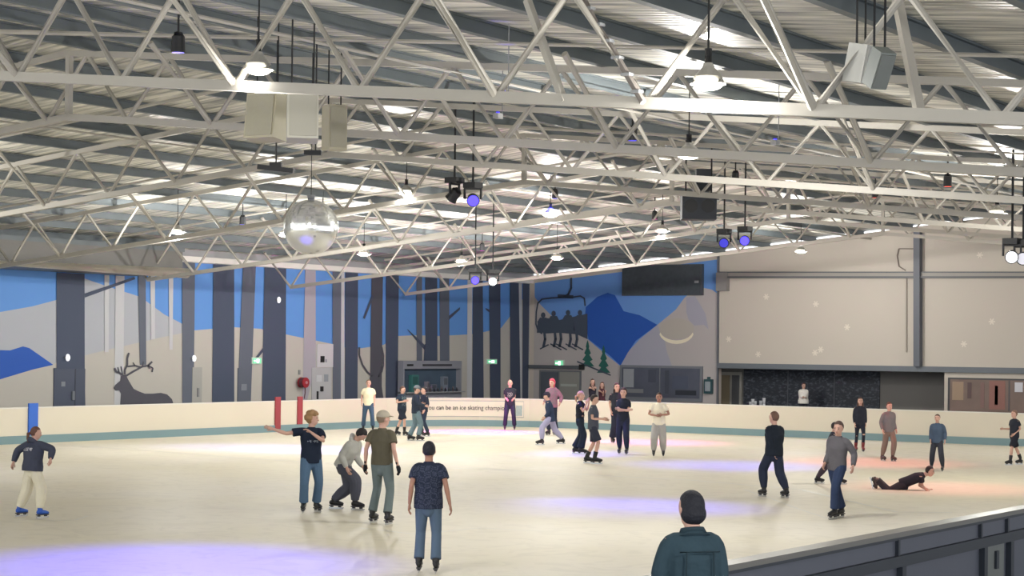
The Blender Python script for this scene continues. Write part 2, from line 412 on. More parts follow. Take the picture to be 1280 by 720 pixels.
def fl(name, px0, py0, px1, py1, m, parent=None, t=.05, off=0.0):
    a = on_v(px0, (py0+py1)/2, VW); b = on_v(px1, (py0+py1)/2, VW); z1 = on_v((px0+px1)/2, py0, VW).z; z0 = on_v((px0+px1)/2, py1, VW).z
    bm = NB(); box(bm, VW + off, VW + off + t, a.y, b.y, z0, z1)
    return obj(name, bm, m, parent)
def at(o, label, cat, group=None):
    return tag(o, label, cat, group)

def mountain():
    mats = [mat('mural_sky_far', (98, 142, 205), .7), mat('mural_lilac', (172, 166, 166), .7), mat('mural_lilac_shade', (158, 158, 172), .7), mat('mural_deep_blue', (34, 82, 168), .7),
            mat('mural_silhouette', (64, 74, 90), .7), mat('mural_pine', (38, 92, 86), .7), mat('mural_disc', (172, 166, 158), .7), mat('mural_crescent', (222, 214, 190), .7)]
    bm = NB(); P = lambda pts, l, mi: paint(bm, pts, on_u, UW, l, mi, NE)
    P([(662.5, 328), (898.5, 296), (898.5, 520), (662.5, 520)], 0, 0)
    P([(663, 368), (669, 372), (676, 381), (690, 395), (712, 410), (730, 420), (750, 437), (776, 458), (780, 520), (663, 520)], 1, 1)
    P([(776, 457), (785, 440), (800, 424), (822, 406), (845, 387), (856, 372), (866, 363), (880, 360), (890, 362), (898.5, 368), (898.5, 520), (770, 520)], 1, 1)
    P([(776, 457), (785, 440), (800, 424), (822, 406), (830, 421), (834, 440), (840, 457), (841, 520), (775, 520)], 2, 2)
    P([(858, 372), (869, 370), (874, 378), (882, 392), (886, 412), (880, 406), (868, 407), (861, 400), (858, 390)], 2, 2)
    P([(732.5, 384), (747, 371), (760, 366), (769, 369), (780, 389), (800, 394), (822, 406), (795, 426), (785, 441), (776, 457), (762, 444), (736, 424), (731, 400)], 3, 3)
    P([(846 + 22*math.cos(t*PI/12), 411 + 13*math.sin(t*PI/12)) for t in range(24)], 3, 6)  # pale oval disc, with a lighter crescent along its lower edge
    c1 = [(846 + 22*math.cos(t*PI/12), 414 + 16*math.sin(t*PI/12)) for t in range(1, 12)]; c2 = [(846 + 21*math.cos(t*PI/12), 412 + 13.5*math.sin(t*PI/12)) for t in range(11, 0, -1)]
    P(c1 + c2, 4, 7)
    # pines
    def pine(cx, top, bot, w):
        n = 4; L = []; Rr = []
        for k in range(n):
            y0 = top + (bot-top)*k/n; y1 = top + (bot-top)*(k+1)/n; wi = w*(k+1)/n
            L += [(cx - wi*.35, y0 + 2), (cx - wi, y1)]; Rr += [(cx + wi*.35, y0 + 2), (cx + wi, y1)]
        P([(cx, top)] + Rr + L[::-1], 5, 5)
    pine(735, 425, 458, 8.5); pine(755, 431, 466, 8.5)
    P([(722, 451), (764, 468), (764, 470), (722, 453)], 6, 4)
    # chairlift
    def ln(pts, w, l=6):
        for (x0, y0), (x1, y1) in zip(pts, pts[1:]):
            q = math.hypot(x1-x0, y1-y0); nx, ny = -(y1-y0)/q*w/2, (x1-x0)/q*w/2; ex, ey = (x1-x0)/q*w*.3, (y1-y0)/q*w*.3
            P([(x0+nx-ex, y0+ny-ey), (x1+nx+ex, y1+ny+ey), (x1-nx+ex, y1-ny+ey), (x0-nx-ex, y0-ny-ey)], l, 4)
    ln([(703, 333), (716, 333)], 3); ln([(713, 333), (714.5, 345), (714.5, 360), (711, 368), (706, 371)], 2.6)
    ln([(699, 370), (716, 371)], 4.2); ln([(673, 379), (678, 374), (690, 372.5), (716, 371.5), (726, 370), (731, 373), (732, 382)], 1.8)
    ln([(673, 379), (671, 390), (670.5, 405), (673, 413), (678, 417)], 1.8)
    for (x, y) in ((680, 396), (693, 394), (711, 393), (726, 393)):
        P([(x-7, y+6), (x-4, y+1), (x+4, y+1), (x+7, y+7), (x+8, y+20), (x-8, y+20)], 8 + (x % 3), 4)
        P([(x + 2.8*math.cos(t*PI/5), y - 2 + 3.6*math.sin(t*PI/5)) for t in range(10)], 11, 4)
    P([(672, 402), (680, 397), (700, 400), (735, 392), (735, 424), (722, 418), (700, 416), (680, 417)], 7, 4)
    for x in (681, 694, 701, 713, 721):
        ln([(x, 414), (x + 1, 424), (x - 1, 433)], 3.2)
        s = -1 if x == 681 else 1
        ln([(x - 5*s, 430), (x + 8*s, 437)] if s > 0 else [(x - 5, 436), (x + 5, 431)], 1.6)
    return tag(obj('mountain_mural', bm, mats, recalc=False), 'painted mountain mural with a four seat chairlift and two pines on the far end wall', 'mural')
mountain()

# scoreboard
SB = thing('scoreboard', 'dark switched-off scoreboard high on the mountain mural', 'scoreboard')
fr('housing', 780, 331, 880, 369.5, mat('scoreboard_case', (72, 78, 84), .4), SB, t=.18)
fr('face', 781.5, 332.5, 878.5, 368, mat('scoreboard_face', (66, 72, 78), .35, noise=.25, nscale=6), SB, t=.02, off=.18)
fr('indicator', 871, 351, 876, 354, mat('indicator_grey', (150, 152, 158), .4), SB, t=.02, off=.2)

# end wall windows, roller door, box
W1 = fr('window_1', 776, 457, 879, 501, mat('window_frame', (112, 116, 124), .5), None, t=.10); struct(W1, 'wide dark window under the mountain mural')
GL = mat('dark_glass', (80, 84, 98), .3, noise=.35, nscale=1.1)
o = fr('pane', 779, 460, 876, 497, GL, W1, t=.02, off=.10)
for (x0, y0, x1, y1, c) in ((781, 461, 794, 484, (142, 146, 152)), (785, 486, 806, 491, (120, 122, 126)), (812, 462, 822, 478, (72, 76, 90)), (833, 463, 838, 492, (68, 72, 84)), (842, 470, 862, 486, (76, 82, 100)), (846, 488, 872, 494, (44, 48, 58))):
    fr('poster' if x0 == 781 else 'furnishing', x0, y0, x1, y1, mat('behind_glass_%d' % x0, c, .5), W1, t=.01, off=.12)
fr('mullion', 826, 460, 827, 497, mat('window_frame', (112, 116, 124)), W1, t=.03, off=.12)
D = struct(fr('door_1', 675, 463, 727, 500, mat('door_frame_grey', (98, 102, 108), .5), None, t=.06), 'grey roller door and glass door under the exit sign')
fr('glass', 677, 465, 698.5, 500, mat('dark_glass_door', (82, 88, 98), .2), D, t=.02, off=.06)
fr('shutter', 700.5, 465, 725, 500, mat('shutter_grey', (134, 134, 130), .5), D, t=.02, off=.06)
fr('notice', 702, 480, 722, 483, mat('notice_white', (160, 164, 160), .5), D, t=.01, off=.08)
tr = thing('shutter_rail', 'dark horizontal shutter rail over the roller door with a black end cap', 'rail')
fr('rail', 663, 456.5, 729, 461, mat('rail_grey', (84, 88, 94), .5), tr, t=.18)
fr('end_cap', 727, 455.5, 731, 462, M_black, tr, t=.24)
AED = thing('wall_cabinet', 'small dark green rounded cabinet fixed beside the long dark window', 'cabinet')
fr('case', 881.5, 474, 892, 492, mat('cabinet_green', (40, 70, 76), .4), AED, t=.15)
fr('door', 883.5, 477, 890, 489, mat('cabinet_face', (140, 150, 156), .4), AED, t=.02, off=.15)
fr('hook', 885, 471, 888.5, 474, mat('cabinet_green', (40, 70, 76)), AED, t=.08)

def exit_sign(fn, px, py, label, w=5, h=3.2):
    e = thing('exit_sign', label, 'sign', group='green exit signs')
    fn('housing', px - w - 1, py - h - 1, px + w + 1, py + h + 1, mat('sign_case', (190, 205, 195), .5), e, t=.08)
    fn('lit_face', px - w, py - h, px + w, py + h, mat('exit_green', (110, 200, 150), .5, emit=((130, 225, 175), .45)), e, t=.02, off=.08)
    # running figure and arrow as white marks
    fn('pictogram', px - w*.15, py - h*.7, px + w*.45, py + h*.7, mat('exit_white', (240, 255, 245), .5, emit=((235, 255, 240), 1.6)), e, t=.01, off=.10)
    fn('arrow', px - w*.8, py - h*.25, px - w*.3, py + h*.25, mat('exit_white', (240, 255, 245)), e, t=.01, off=.10)
exit_sign(fl, 319, 451, 'small green lit exit sign between two dark trunks on the left wall')
exit_sign(fl, 613, 452, 'small green lit exit sign on the dark trunk right of the kiosk', 5.5, 2.2)
exit_sign(fr, 700, 454, 'small green lit exit sign above the roller door')

# left wall doors and details
D2 = struct(fl('door_2', 66, 461, 105, 530, mat('door_paint_dark', (66, 74, 93), .5), None, t=.05), 'dark painted door in the widest trunk')
fl('notice', 75, 477, 80, 483, mat('notice_grey', (120, 126, 136), .5), D2, t=.01, off=.05); fl('handle', 88, 489, 91, 500, mat('handle_grey', (110, 116, 124), .4), D2, t=.05, off=.05)
fl('door_edge', 92, 461, 93, 530, mat('door_gap', (48, 54, 70), .5), D2, t=.01, off=.05)
D3 = struct(fl('door_3', 239, 459, 251, 525, mat('door_pale', (158, 158, 154), .5), None, t=.05), 'narrow pale door right of the resting elk')
fl('handle', 245, 485, 247, 496, M_grey, D3, t=.04, off=.05)
D4 = struct(fl('door_4', 296, 460, 312, 525, mat('door_mid', (88, 94, 108), .5), None, t=.05), 'grey door in the slanting trunk')
fl('notice', 300, 480, 307, 488, mat('notice_grey', (120, 126, 136)), D4, t=.01, off=.05)
D5 = struct(fl('door_5', 388.5, 459.5, 413, 525, mat('door_white', (172, 172, 176), .5), None, t=.05), 'pale restroom door with notices')
fl('notice', 394, 469, 401, 477, mat('notice_white2', (186, 188, 192), .5), D5, t=.01, off=.05)
fl('notice', 404, 468, 409, 477, mat('notice_dark', (138, 144, 152), .5), D5, t=.01, off=.05)
fl('handle', 399, 483, 402, 489, M_black, D5, t=.05, off=.05); fl('push_plate', 394.5, 489, 396.5, 499, M_black, D5, t=.02, off=.05)
S = thing('wall_panel', 'white square panel with a black pictogram above the pale door', 'sign')
fl('board', 395, 430, 415, 459, mat('panel_white', (190, 190, 194), .5), S, t=.06)
fl('pictogram', 399, 445, 404, 453, M_black, S, t=.01, off=.06); fl('caption', 405, 449, 407, 453, mat('notice_dark', (138, 144, 152)), S, t=.01, off=.06)
def wall_lamp(px, py, label):
    p = on_v(px, py, VW); t = thing('bulkhead_lamp', label, 'lamp', p, group='small white wall lamps')
    bm = NB(); tube(bm, [(0, 0, 0), (.10, 0, 0)], .11, 14); obj('base', bm, M_grey, t)
    bm = NB(); ellipsoid(bm, (.10, 0, 0), (.07, .09, .12)); obj('lens', bm, mat('lamp_lens', (235, 238, 240), .3, emit=((240, 240, 245), .6)), t, True)
wall_lamp(82, 447, 'small white oval wall lamp above the dark door'); wall_lamp(240, 448, 'small white wall lamp on the grey trunk by the narrow pale door')
wall_lamp(346, 375, 'tiny white wall lamp high on a very dark trunk')
# hose reel
p = on_v(373, 478, VW); HR = thing('fire_hose_reel', 'red fire hose reel on the snow between two dark trunks', 'fire hose reel', p)
bm = NB(); tube(bm, [(.12, 0, 0), (.17, 0, 0)], .20, 20); tube(bm, [(.34, 0, 0), (.38, 0, 0)], .20, 20); obj('rim', bm, mat('hose_red', (150, 40, 52), .4), HR)
bm = NB()
for k in range(5): 
    pts = [(.19 + .035*k, .17*math.cos(t*PI/8), .17*math.sin(t*PI/8)) for t in range(17)]
    tube(bm, pts, .022, 6)
tube(bm, [(.25, .1, -.16), (.24, .12, -.4), (.22, .1, -.62)], .02, 6); obj('hose', bm, mat('hose_dark', (90, 50, 60), .6), HR)
bm = NB(); tube(bm, [(0, 0, 0), (.42, 0, 0)], .06, 12); obj('hub', bm, mat('hub_pink', (190, 130, 140), .4), HR)
bm = NB(); box(bm, 0, .06, -.05, .05, .3, .48); obj('bracket', bm, M_grey, HR)
p = on_v(368, 463, VW)

# kiosk -------------------------------------------------------------
K0 = VW + .14; K1 = VW + .42
ya = on_v(504, 475, K1).y; yb_ = on_v(577, 475, K1).y
def kz(py): return on_v(540, py, K1).z
K = thing('kiosk', 'grey kiosk hatch with a dark serving opening in the far left corner', 'kiosk')
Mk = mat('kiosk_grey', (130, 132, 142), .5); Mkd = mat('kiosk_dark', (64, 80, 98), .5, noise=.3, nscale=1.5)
bm = NB(); box(bm, K0, K1, ya, yb_, kz(461), kz(451)); obj('fascia', bm, Mk, K)
bm = NB(); box(bm, K0, K1, ya, ya + .09, 0, kz(461)); obj('side_panel', bm, Mk, K)
bm = NB(); box(bm, K0, K1, yb_ - .09, yb_, 0, kz(461)); obj('side_panel', bm, Mk, K)
bm = NB(); box(bm, K0, K1, ya + .09, yb_ - .09, 0, kz(491)); obj('front', bm, Mk, K)
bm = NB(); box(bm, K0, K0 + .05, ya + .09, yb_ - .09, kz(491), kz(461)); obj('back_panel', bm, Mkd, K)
bm = NB(); box(bm, K0, K1 + .2, ya, yb_, kz(491), kz(491) + .05); obj('counter', bm, mat('counter_grey', (140, 142, 146), .4), K)
L = yb_ - ya
bm = NB(); box(bm, K1, K1 + .02, ya + L*.32, ya + L*.82, kz(457.5), kz(455.2)); obj('lettering_strip', bm, mat('letter_black', (52, 52, 60)), K)
bm = NB(); box(bm, K1, K1 + .02, ya + L*.06, ya + L*.16, kz(457.5), kz(455.2)); obj('badge', bm, M_black, K)
rng = random.Random(3)
for k in range(9):
    yy = ya + L*(.36 + .065*k); h = .16 + .05*(k % 3 == 1)
    bm = NB(); tube(bm, [(0, 0, 0), (0, 0, h*.6), (0, 0, h*.75), (0, 0, h)], [.055, .055, .03, .03], 10)
    o = obj('bottle', bm, mat('jar_%d' % (k % 3), [(70, 74, 82), (92, 86, 92), (56, 60, 70)][k % 3], .3)); o.location = (K1 + .1, yy, kz(491) + .05)
    tag(o, 'small dark bottle in the row along the kiosk counter', 'bottle', 'bottles on the kiosk counter')
for k, (fy, c, h, w, lab) in enumerate(((.22, (58, 110, 108), .7, .5, 'teal display board leaning at the back of the kiosk'), (.44, (122, 116, 128), .42, .14, 'pale slim appliance in the middle of the kiosk'), (.54, (96, 100, 116), .3, .4, 'low grey appliance inside the kiosk'), (.74, (112, 120, 134), .62, .34, 'tall grey drinks machine at the right of the kiosk'))):
    yy = ya + L*fy; z = kz(491) + .05
    t_ = thing('appliance', lab, 'appliance', (K0 + .14, yy, z))
    bm = NB(); box(bm, -.08, .08, -w/2, w/2, 0, h); obj('body', bm, mat('appliance_%d' % k, c, .5), t_)
    bm = NB(); box(bm, .08, .09, -w*.35, w*.35, h*.45, h*.9); obj('panel', bm, mat('appliance_face_%d' % k, tuple(int(q*.75) for q in c), .4), t_)

# grey wall: beams, column, conduit, bar ------------------------------
GB = thing('wall_beam', 'long thin dark steel beam across the grey clad end wall', 'beam')
def wallbar(parent, name, pts, w, m, off=.0, t=.12):
    bm = NB()
    for a, b in zip(pts, pts[1:]):
        A = endp(*a); B = endp(*b); A.y = B.y = UW - off - t/2; bar(bm, A, B, t, w) if abs(A.z-B.z) < abs(A.x-B.x) else bar(bm, A, B, w, t)
    return obj(name, bm, m, parent)
Mbeam = mat('beam_dark', (92, 94, 98), .5)
wallbar(GB, 'flange', [(900, 346.6), (1290, 346.6)], .08, Mbeam, .0, .22); wallbar(GB, 'web', [(905, 343.3), (1290, 343.0)], .14, mat('beam_light', (148, 144, 138), .5), 0, .14); wallbar(GB, 'flange', [(902, 340.5), (1290, 340.5)], .05, Mbeam, 0, .2)
GC = tag(wallbar(None, 'steel_column', [(1149, 290), (1149, 458)], .26, mat('column_blue_grey', (88, 92, 102), .5), .0, .3), 'dark blue grey steel column on the grey clad end wall', 'column')
tag(wallbar(None, 'conduit', [(1133, 345), (1133, 440)], .07, mat('conduit_pale', (168, 160, 150), .5), 0, .07), 'thin pale conduit dropping below the wall beam', 'pipe')
tag(wallbar(None, 'cable_loop', [(1144, 311), (1124, 311), (1122, 320), (1124, 333), (1132, 338)], .035, mat('cable_brown', (110, 98, 92), .6), 0, .05), 'dangling dark cable loop beside the steel column', 'cable')
# corner post at the mural edge with a bracket
tag(wallbar(None, 'corner_post', [(898.6, 316), (897.6, 505)], .07, mat('corner_trim', (96, 98, 106), .5), 0, .1), 'thin dark trim post at the edge of the mountain mural', 'trim')
tag(fr('speaker_bracket', 899, 341, 912, 364, mat('bracket_grey', (130, 126, 126), .5), None, t=.3), 'small grey box bracket beside the mural edge', 'bracket')
# small snowflake decals on the grey wall
for k, (x, y) in enumerate(((958, 371), (1020, 380), (1059, 409), (911, 424), (1026, 437), (948, 443), (1019, 441), (1225, 319), (1240, 402), (1205, 430))):
    p = endp(x, y); bm = NB()
    for a in range(3):
        R = Matrix.Rotation(a*PI/3, 3, 'Y'); cbox(bm, (0, -.012 - .002*a, 0), (.26, .01, .05), R)
    o = obj('snowflake_decal', bm, mat('decal_pale', (214, 206, 194), .6)); o.location = p
    tag(o, 'small pale snowflake decal on the grey clad wall', 'decal', 'pale snowflake decals on the grey wall')
bm = NB(); A = on_u(899, 460, UW - .05)
box(bm, VC, 6, UW - .12, UW, zf - .02, zf + .2)
tag(obj('fascia_beam', bm, mat('fascia_grey', (98, 104, 112), .5)), 'dark grey fascia along the foot of the grey cladding', 'beam')
# door in the recess
UR = UW + 2.2
def fb(name, px0, py0, px1, py1, m, parent=None, t=.05, off=0.0, U=None):
    U = U or UR
    a = on_u(px0, (py0+py1)/2, U); b = on_u(px1, (py0+py1)/2, U); z1 = min(on_u((px0+px1)/2, py0, U).z, zf - .03); z0 = max(on_u((px0+px1)/2, py1, U).z, -.02)
    bm = NB(); box(bm, a.x, b.x, U - off - t, U - off, z0, z1)
    return obj(name, bm, m, parent)
D6 = struct(fb('door_6', 898, 465, 928, 524, mat('door_jamb', (170, 168, 162), .5), t=.08), 'beige door left of the bar')
fb('leaf', 899.5, 469, 913, 524, mat('door_beige', (146, 134, 112), .5), D6, t=.03, off=.08); fb('side_light', 916, 469, 925, 524, mat('door_dusk', (96, 98, 102), .4), D6, t=.03, off=.08)
MB_ = mat('chalkboard', (44, 50, 62), .5)
nt, b = nodes(MB_); tc = nt.nodes.new('ShaderNodeTexCoord'); mp = nt.nodes.new('ShaderNodeMapping'); mp.inputs['Scale'].default_value = (5, 1, 9)
n = nt.nodes.new('ShaderNodeTexNoise'); n.inputs['Scale'].default_value = 1.6; n.inputs['Detail'].default_value = 6; cr = nt.nodes.new('ShaderNodeValToRGB')
cr.color_ramp.elements[0].position = .5; cr.color_ramp.elements[0].color = (*lin((40, 46, 58)), 1); cr.color_ramp.elements[1].position = .8; cr.color_ramp.elements[1].color = (*lin((100, 106, 118)), 1)
nt.links.new(tc.outputs['Object'], mp.inputs['Vector']); nt.links.new(mp.outputs['Vector'], n.inputs['Vector']); nt.links.new(n.outputs['Fac'], cr.inputs['Fac']); nt.links.new(cr.outputs['Color'], b.inputs['Base Color'])
CBd = thing('menu_board', 'wide black chalk menu board with white scribbles behind the bar', 'menu board')
fb('board', 930, 463, 1100, 530, MB_, CBd, t=.06)
for x in (985, 1043): fb('divider', x, 463, x+1.2, 530, mat('divider_grey', (84, 88, 98), .5), CBd, t=.02, off=.06)
# bar counter
a = on_u(928, 505, UW - .2).x; c_ = on_u(1180, 505, UW - .2).x; zc = on_u(1000, 509.5, UW - .2).z
BC = thing('bar_counter', 'dark topped bar counter in front of the chalk menu board', 'counter')
bm = NB(); box(bm, a, c_, UW - .5, UW + .3, zc - .06, zc); obj('top', bm, mat('counter_black', (46, 48, 52), .3), BC)
bm = NB(); box(bm, a, c_, UW - .35, UW + .2, -.02, zc - .06); obj('front', bm, mat('counter_front', (96, 90, 84), .6), BC)
for k, (x, h) in enumerate(((938, .18), (941, .3), (944, .22), (951, .24), (955, .36))):
    q = on_u(x, 505, UW - .1); bm = NB(); tube(bm, [(0, 0, 0), (0, 0, h*.6), (0, 0, h)], [.06, .065, .075], 10)
    o = obj('cup_stack', bm, mat('cup_white', (190, 192, 198), .5)); o.location = (q.x, UW - .1, zc)
    tag(o, ['short white cup stack at the left end of the bar counter', 'white cup stack second from the left end of the bar', 'small white cup stack in the middle of the five on the bar', 'white cup stack fourth along the bar counter', 'tallest white cup stack on the bar counter'][k], 'cups', 'white cup stacks on the bar')
# right window
W2 = struct(fr('window_2', 1186, 473, 1300, 520, mat('window_frame_dark', (58, 58, 62), .5), None, t=.12, off=.0), 'right hand window with reddish posters inside')
fr('pane', 1189, 475, 1298, 515, mat('reddish_glass', (120, 104, 98), .15, noise=.3, nscale=.9), W2, t=.02, off=.12)
for (x0, y0, x1, y1, c) in ((1192, 477, 1206, 500, (146, 124, 104)), (1211, 478, 1216, 498, (86, 66, 66)), (1227, 478, 1232, 510, (118, 90, 86)), (1238, 476, 1258, 512, (134, 92, 84)), (1262, 476, 1264, 514, (82, 76, 78)), (1270, 478, 1280, 490, (196, 196, 204)), (1245, 482, 1249, 506, (150, 126, 118))):
    fr('poster', x0, y0, x1, y1, mat('poster_%d' % x0, c, .5), W2, t=.01, off=.14)
bm = NB(); vA = on_u(1186, 500, UW).x
box(bm, on_u(1180, 500, UW).x, 6, UW + .02, UW + .3, -.02, zf)
struct(obj('wall_right_return', bm, M_clad), 'lower grey wall below the right end of the cladding').name = 'wall_right'

# ------------------------------------------------------------------ roof
bm = NB()
for (a, c) in ((VW - .3, RIDGE), (RIDGE, 8)):
    A = [(a, zroof(a)), (c, zroof(c)), (c, zroof(c) + .06), (a, zroof(a) + .06)]
    f0 = [bm.verts.new((x, -4, z)) for x, z in A]; f1 = [bm.verts.new((x, UW + .4, z)) for x, z in A]
    bm.faces.new(f0); bm.faces.new(f1[::-1])
    for k in range(4): bm.faces.new((f0[k], f1[k], f1[(k+1)%4], f0[(k+1)%4]))
MR = mat('silver_roof_sheet', (196, 196, 190), .38, metal=.0, spec=.5)
nt, b = nodes(MR); tc = nt.nodes.new('ShaderNodeTexCoord')
wv = nt.nodes.new('ShaderNodeTexWave'); wv.bands_direction = 'Y'; wv.inputs['Scale'].default_value = 1.6; wv.inputs['Distortion'].default_value = 1.2; wv.inputs['Detail'].default_value = 2
mp = nt.nodes.new('ShaderNodeMapping'); mp.inputs['Scale'].default_value = (.5, 4.5, 1)
n = nt.nodes.new('ShaderNodeTexNoise'); n.inputs['Scale'].default_value = 1.3; n.inputs['Detail'].default_value = 7
nt.links.new(tc.outputs['Object'], wv.inputs['Vector']); nt.links.new(tc.outputs['Object'], mp.inputs['Vector']); nt.links.new(mp.outputs['Vector'], n.inputs['Vector'])
cr = nt.nodes.new('ShaderNodeValToRGB'); cr.color_ramp.elements[0].position = .36; cr.color_ramp.elements[0].color = (*lin((128, 131, 128)), 1)
cr.color_ramp.elements[1].position = .64; cr.color_ramp.elements[1].color = (*lin((236, 233, 222)), 1)
nt.links.new(n.outputs['Fac'], cr.inputs['Fac']); nt.links.new(cr.outputs['Color'], b.inputs['Base Color'])
ad = nt.nodes.new('ShaderNodeMath'); ad.operation = 'ADD'; nt.links.new(wv.outputs['Fac'], ad.inputs[0]); nt.links.new(n.outputs['Fac'], ad.inputs[1])
bp = nt.nodes.new('ShaderNodeBump'); bp.inputs['Strength'].default_value = .45; bp.inputs['Distance'].default_value = .04
nt.links.new(ad.outputs['Value'], bp.inputs['Height']); nt.links.new(bp.outputs['Normal'], b.inputs['Normal'])
struct(obj('ceiling', bm, MR), 'silver corrugated roof sheets between dark purlins')

PAN = 2.1
nP = 0; purl = None
v = -11.39 + 1.05 - PAN * 18
while v < 6:
    if v > VW + .1:
        if purl is None:
            bm = NB(); 
            box(bm, -.06, .06, -3.5, UW, .04, .07); box(bm, -.035, .035, -3.5, UW, .07, .21); box(bm, -.09, .09, -3.5, UW, .21, .24)
            purl = obj('roof_purlin', bm, M_dark); o = purl
        else: o = purl.copy(); C.objects.link(o)
        o.location = (v, 0, zt(v) + .005)
        tag(o, 'long dark grey roof purlin running lengthwise under the silver roof sheets', 'purlin', 'dark roof purlins')
    v += PAN

ordn = {1: 'roof truss farthest away, nearest the murals', 2: 'second roof truss counted from the far end wall', 3: 'third roof truss counted from the far end wall', 4: 'fourth roof truss from the far end wall, behind the mirror ball',
        5: 'fifth roof truss counted from the far end wall', 6: 'sixth roof truss counted from the far end wall', 7: 'nearest roof truss, its thick lower chord crossing the whole picture'}
def rod_mesh(p, q, r, parent, name, m=M_cream, n=8):
    bm = NB(); tube(bm, [p, q], r, n); return obj(name, bm, m, parent, False)
vend_list = {}
for i in range(1, 8):
    u = 61.9 - 7.5 * (i - 1)
    vmax = {1: 4, 2: 4, 3: 4, 4: 2, 5: 2, 6: 2, 7: 2}[i]
    T = thing('roof_truss', 'cream painted ' + ordn[i], 'truss', (0, u, 0), group='cream roof trusses')
    apx, PN = {1: ((734, 344), 2.13), 2: ((537, 339), 2.1), 3: ((569, 302), 2.1), 4: ((208, 299), 2.1), 5: ((500, 195), 2.1), 6: ((500, 165), 2.0), 7: ((620, 124), 1.84)}[i]
    ph = on_u(*apx, u).x
    nodes_b = [ph + PN * k for k in range(-40, 20) if VEND - .9 < ph + PN * k < vmax]
    vl = nodes_b[0]; tr_ = nodes_b[-1]
    def chord(name, zf_, r, v0, v1, flat=1):
        bm = NB(); s = r * 1.75
        for (a, c) in ((v0, RIDGE), (RIDGE, v1)): bar(bm, (a, 0, zf_(a)), (c, 0, zf_(c)), s, s)
        return obj(name, bm, M_cream, T)
    chord('bottom_chord', zb, .068, vl, tr_)
    # two parallel top chords: triangular section
    W = .0
    chord('top_chord', zt, .06, vl - 1.0, tr_ + 1)
    for k, a in enumerate(nodes_b):
        for s in (-1, 1):
            c = a + s * PN / 2
            if c < vl - PN*.6 or c > vmax: continue
            rod_mesh((a, 0, zb(a)), (c, 0, zt(c)), .042, T, 'diagonal', n=8)
        # fly braces running lengthwise up to the purlin line, every second node
        if k % 2 == (1 if i % 2 else 0):
            rod_mesh((a, 0, zb(a)), (a, -1.5, zt(a) + .05), .05, T, 'fly_brace', n=8)
    # ridge post
    bm = NB(); box(bm, RIDGE - .05, RIDGE + .05, -.05, .05, zb(RIDGE), zt(RIDGE)); obj('ridge_post', bm, M_cream, T)
# longitudinal thin pipes and the electrical conduit brace seen top centre
for v_, lab in ((-17.2, 'thin cream pipe running lengthwise under the roof right of the ridge'), (-31.0, 'thin cream pipe running lengthwise under the roof left of the mirror ball'), (-4.6, 'thin cream pipe running lengthwise under the right side of the roof')):
    bm = NB(); tube(bm, [(v_, -3, zt(v_) - .12), (v_, UW, zt(v_) - .12)], .04, 8); tag(obj('sprinkler_pipe', bm, M_cream), lab, 'pipe')
# cross pipes under the sheets (light lines)
for k, (u_) in enumerate((21.3, 29.0, 36.4, 44.1, 51.3, 59.0)):
    bm = NB()
    for (a, c) in ((-45.0, RIDGE), (RIDGE, 4)): tube(bm, [(a, 0, zt(a) - .03), (c, 0, zt(c) - .03)], .045, 8)
    o = obj('cross_tie', bm, M_cream); o.location = (0, u_, 0); tag(o, 'thin pale tie pipe crossing the roof between two trusses', 'pipe', 'pale cross ties under the roof')
# conduit strapped to the diagonal at top centre
A = at_depth(729, -2, 20.0); B = at_depth(804, 128, 19.3)
CN = thing('conduit_run', 'grey conduit strapped down the steep brace at top centre', 'pipe')
bm = NB(); tube(bm, [A, A.lerp(B, .5), B], .035, 8); obj('pipe', bm, mat('conduit_grey', (118, 112, 108), .5), CN)
for k in range(6):
    p = A.lerp(B, .1 + .16*k); bm = NB(); cbox(bm, p, (.1, .1, .03)); obj('clip', bm, M_grey, CN)
bm = NB(); bar(bm, at_depth(659, 0, 20.4), at_depth(705, 128, 19.9), .07, .07); tag(obj('angle_brace', bm, M_cream), 'steep thin cream brace left of the strapped conduit', 'brace')
bm = NB(); bar(bm, at_depth(1121, -4, 19.0), at_depth(1149, 138, 18.5), .085, .085); tag(obj('angle_brace', bm, M_cream), 'steep thin cream brace near the top right corner', 'brace')

# left wall soffit and duct
ysA, ysB = 20.0, 48.1
SF = thing('soffit_box', 'grey corrugated soffit with a dark top edge along the upper left wall', 'soffit')
bm = NB(); box(bm, VW + .01, -45.3, ysA, ysB, 5.35, 6.15); 
MS = mat('soffit_sheet', (104, 103, 100), .5); nt, b = nodes(MS); tc = nt.nodes.new('ShaderNodeTexCoord'); wv = nt.nodes.new('ShaderNodeTexWave'); wv.bands_direction = 'Z'; wv.inputs['Scale'].default_value = 3
nt.links.new(tc.outputs['Object'], wv.inputs['Vector']); bp = nt.nodes.new('ShaderNodeBump'); bp.inputs['Strength'].default_value = .5; nt.links.new(wv.outputs['Fac'], bp.inputs['Height']); nt.links.new(bp.outputs['Normal'], b.inputs['Normal'])
obj('panel', bm, MS, SF)
bm = NB(); box(bm, VW + .01, -45.3, ysA, ysB + .1, 6.15, 6.3); o = obj('top_edge', bm, M_dark, SF); o['label'] = 'dark steel edge beam'
bm = NB(); tube(bm, [(-45.1, ysA, 5.42), (-45.1, ysB, 5.42)], .17, 16); tag(obj('duct_pipe', bm, mat('duct_cream', (222, 218, 204), .45), None, True), 'thick cream duct pipe along the lower edge of the grey soffit', 'pipe')
bm = NB(); box(bm, VW, VW + .18, ysB, UW, 5.95, 6.15); tag(obj('eave_rail', bm, M_white), 'thin white rail along the top of the forest mural', 'rail')

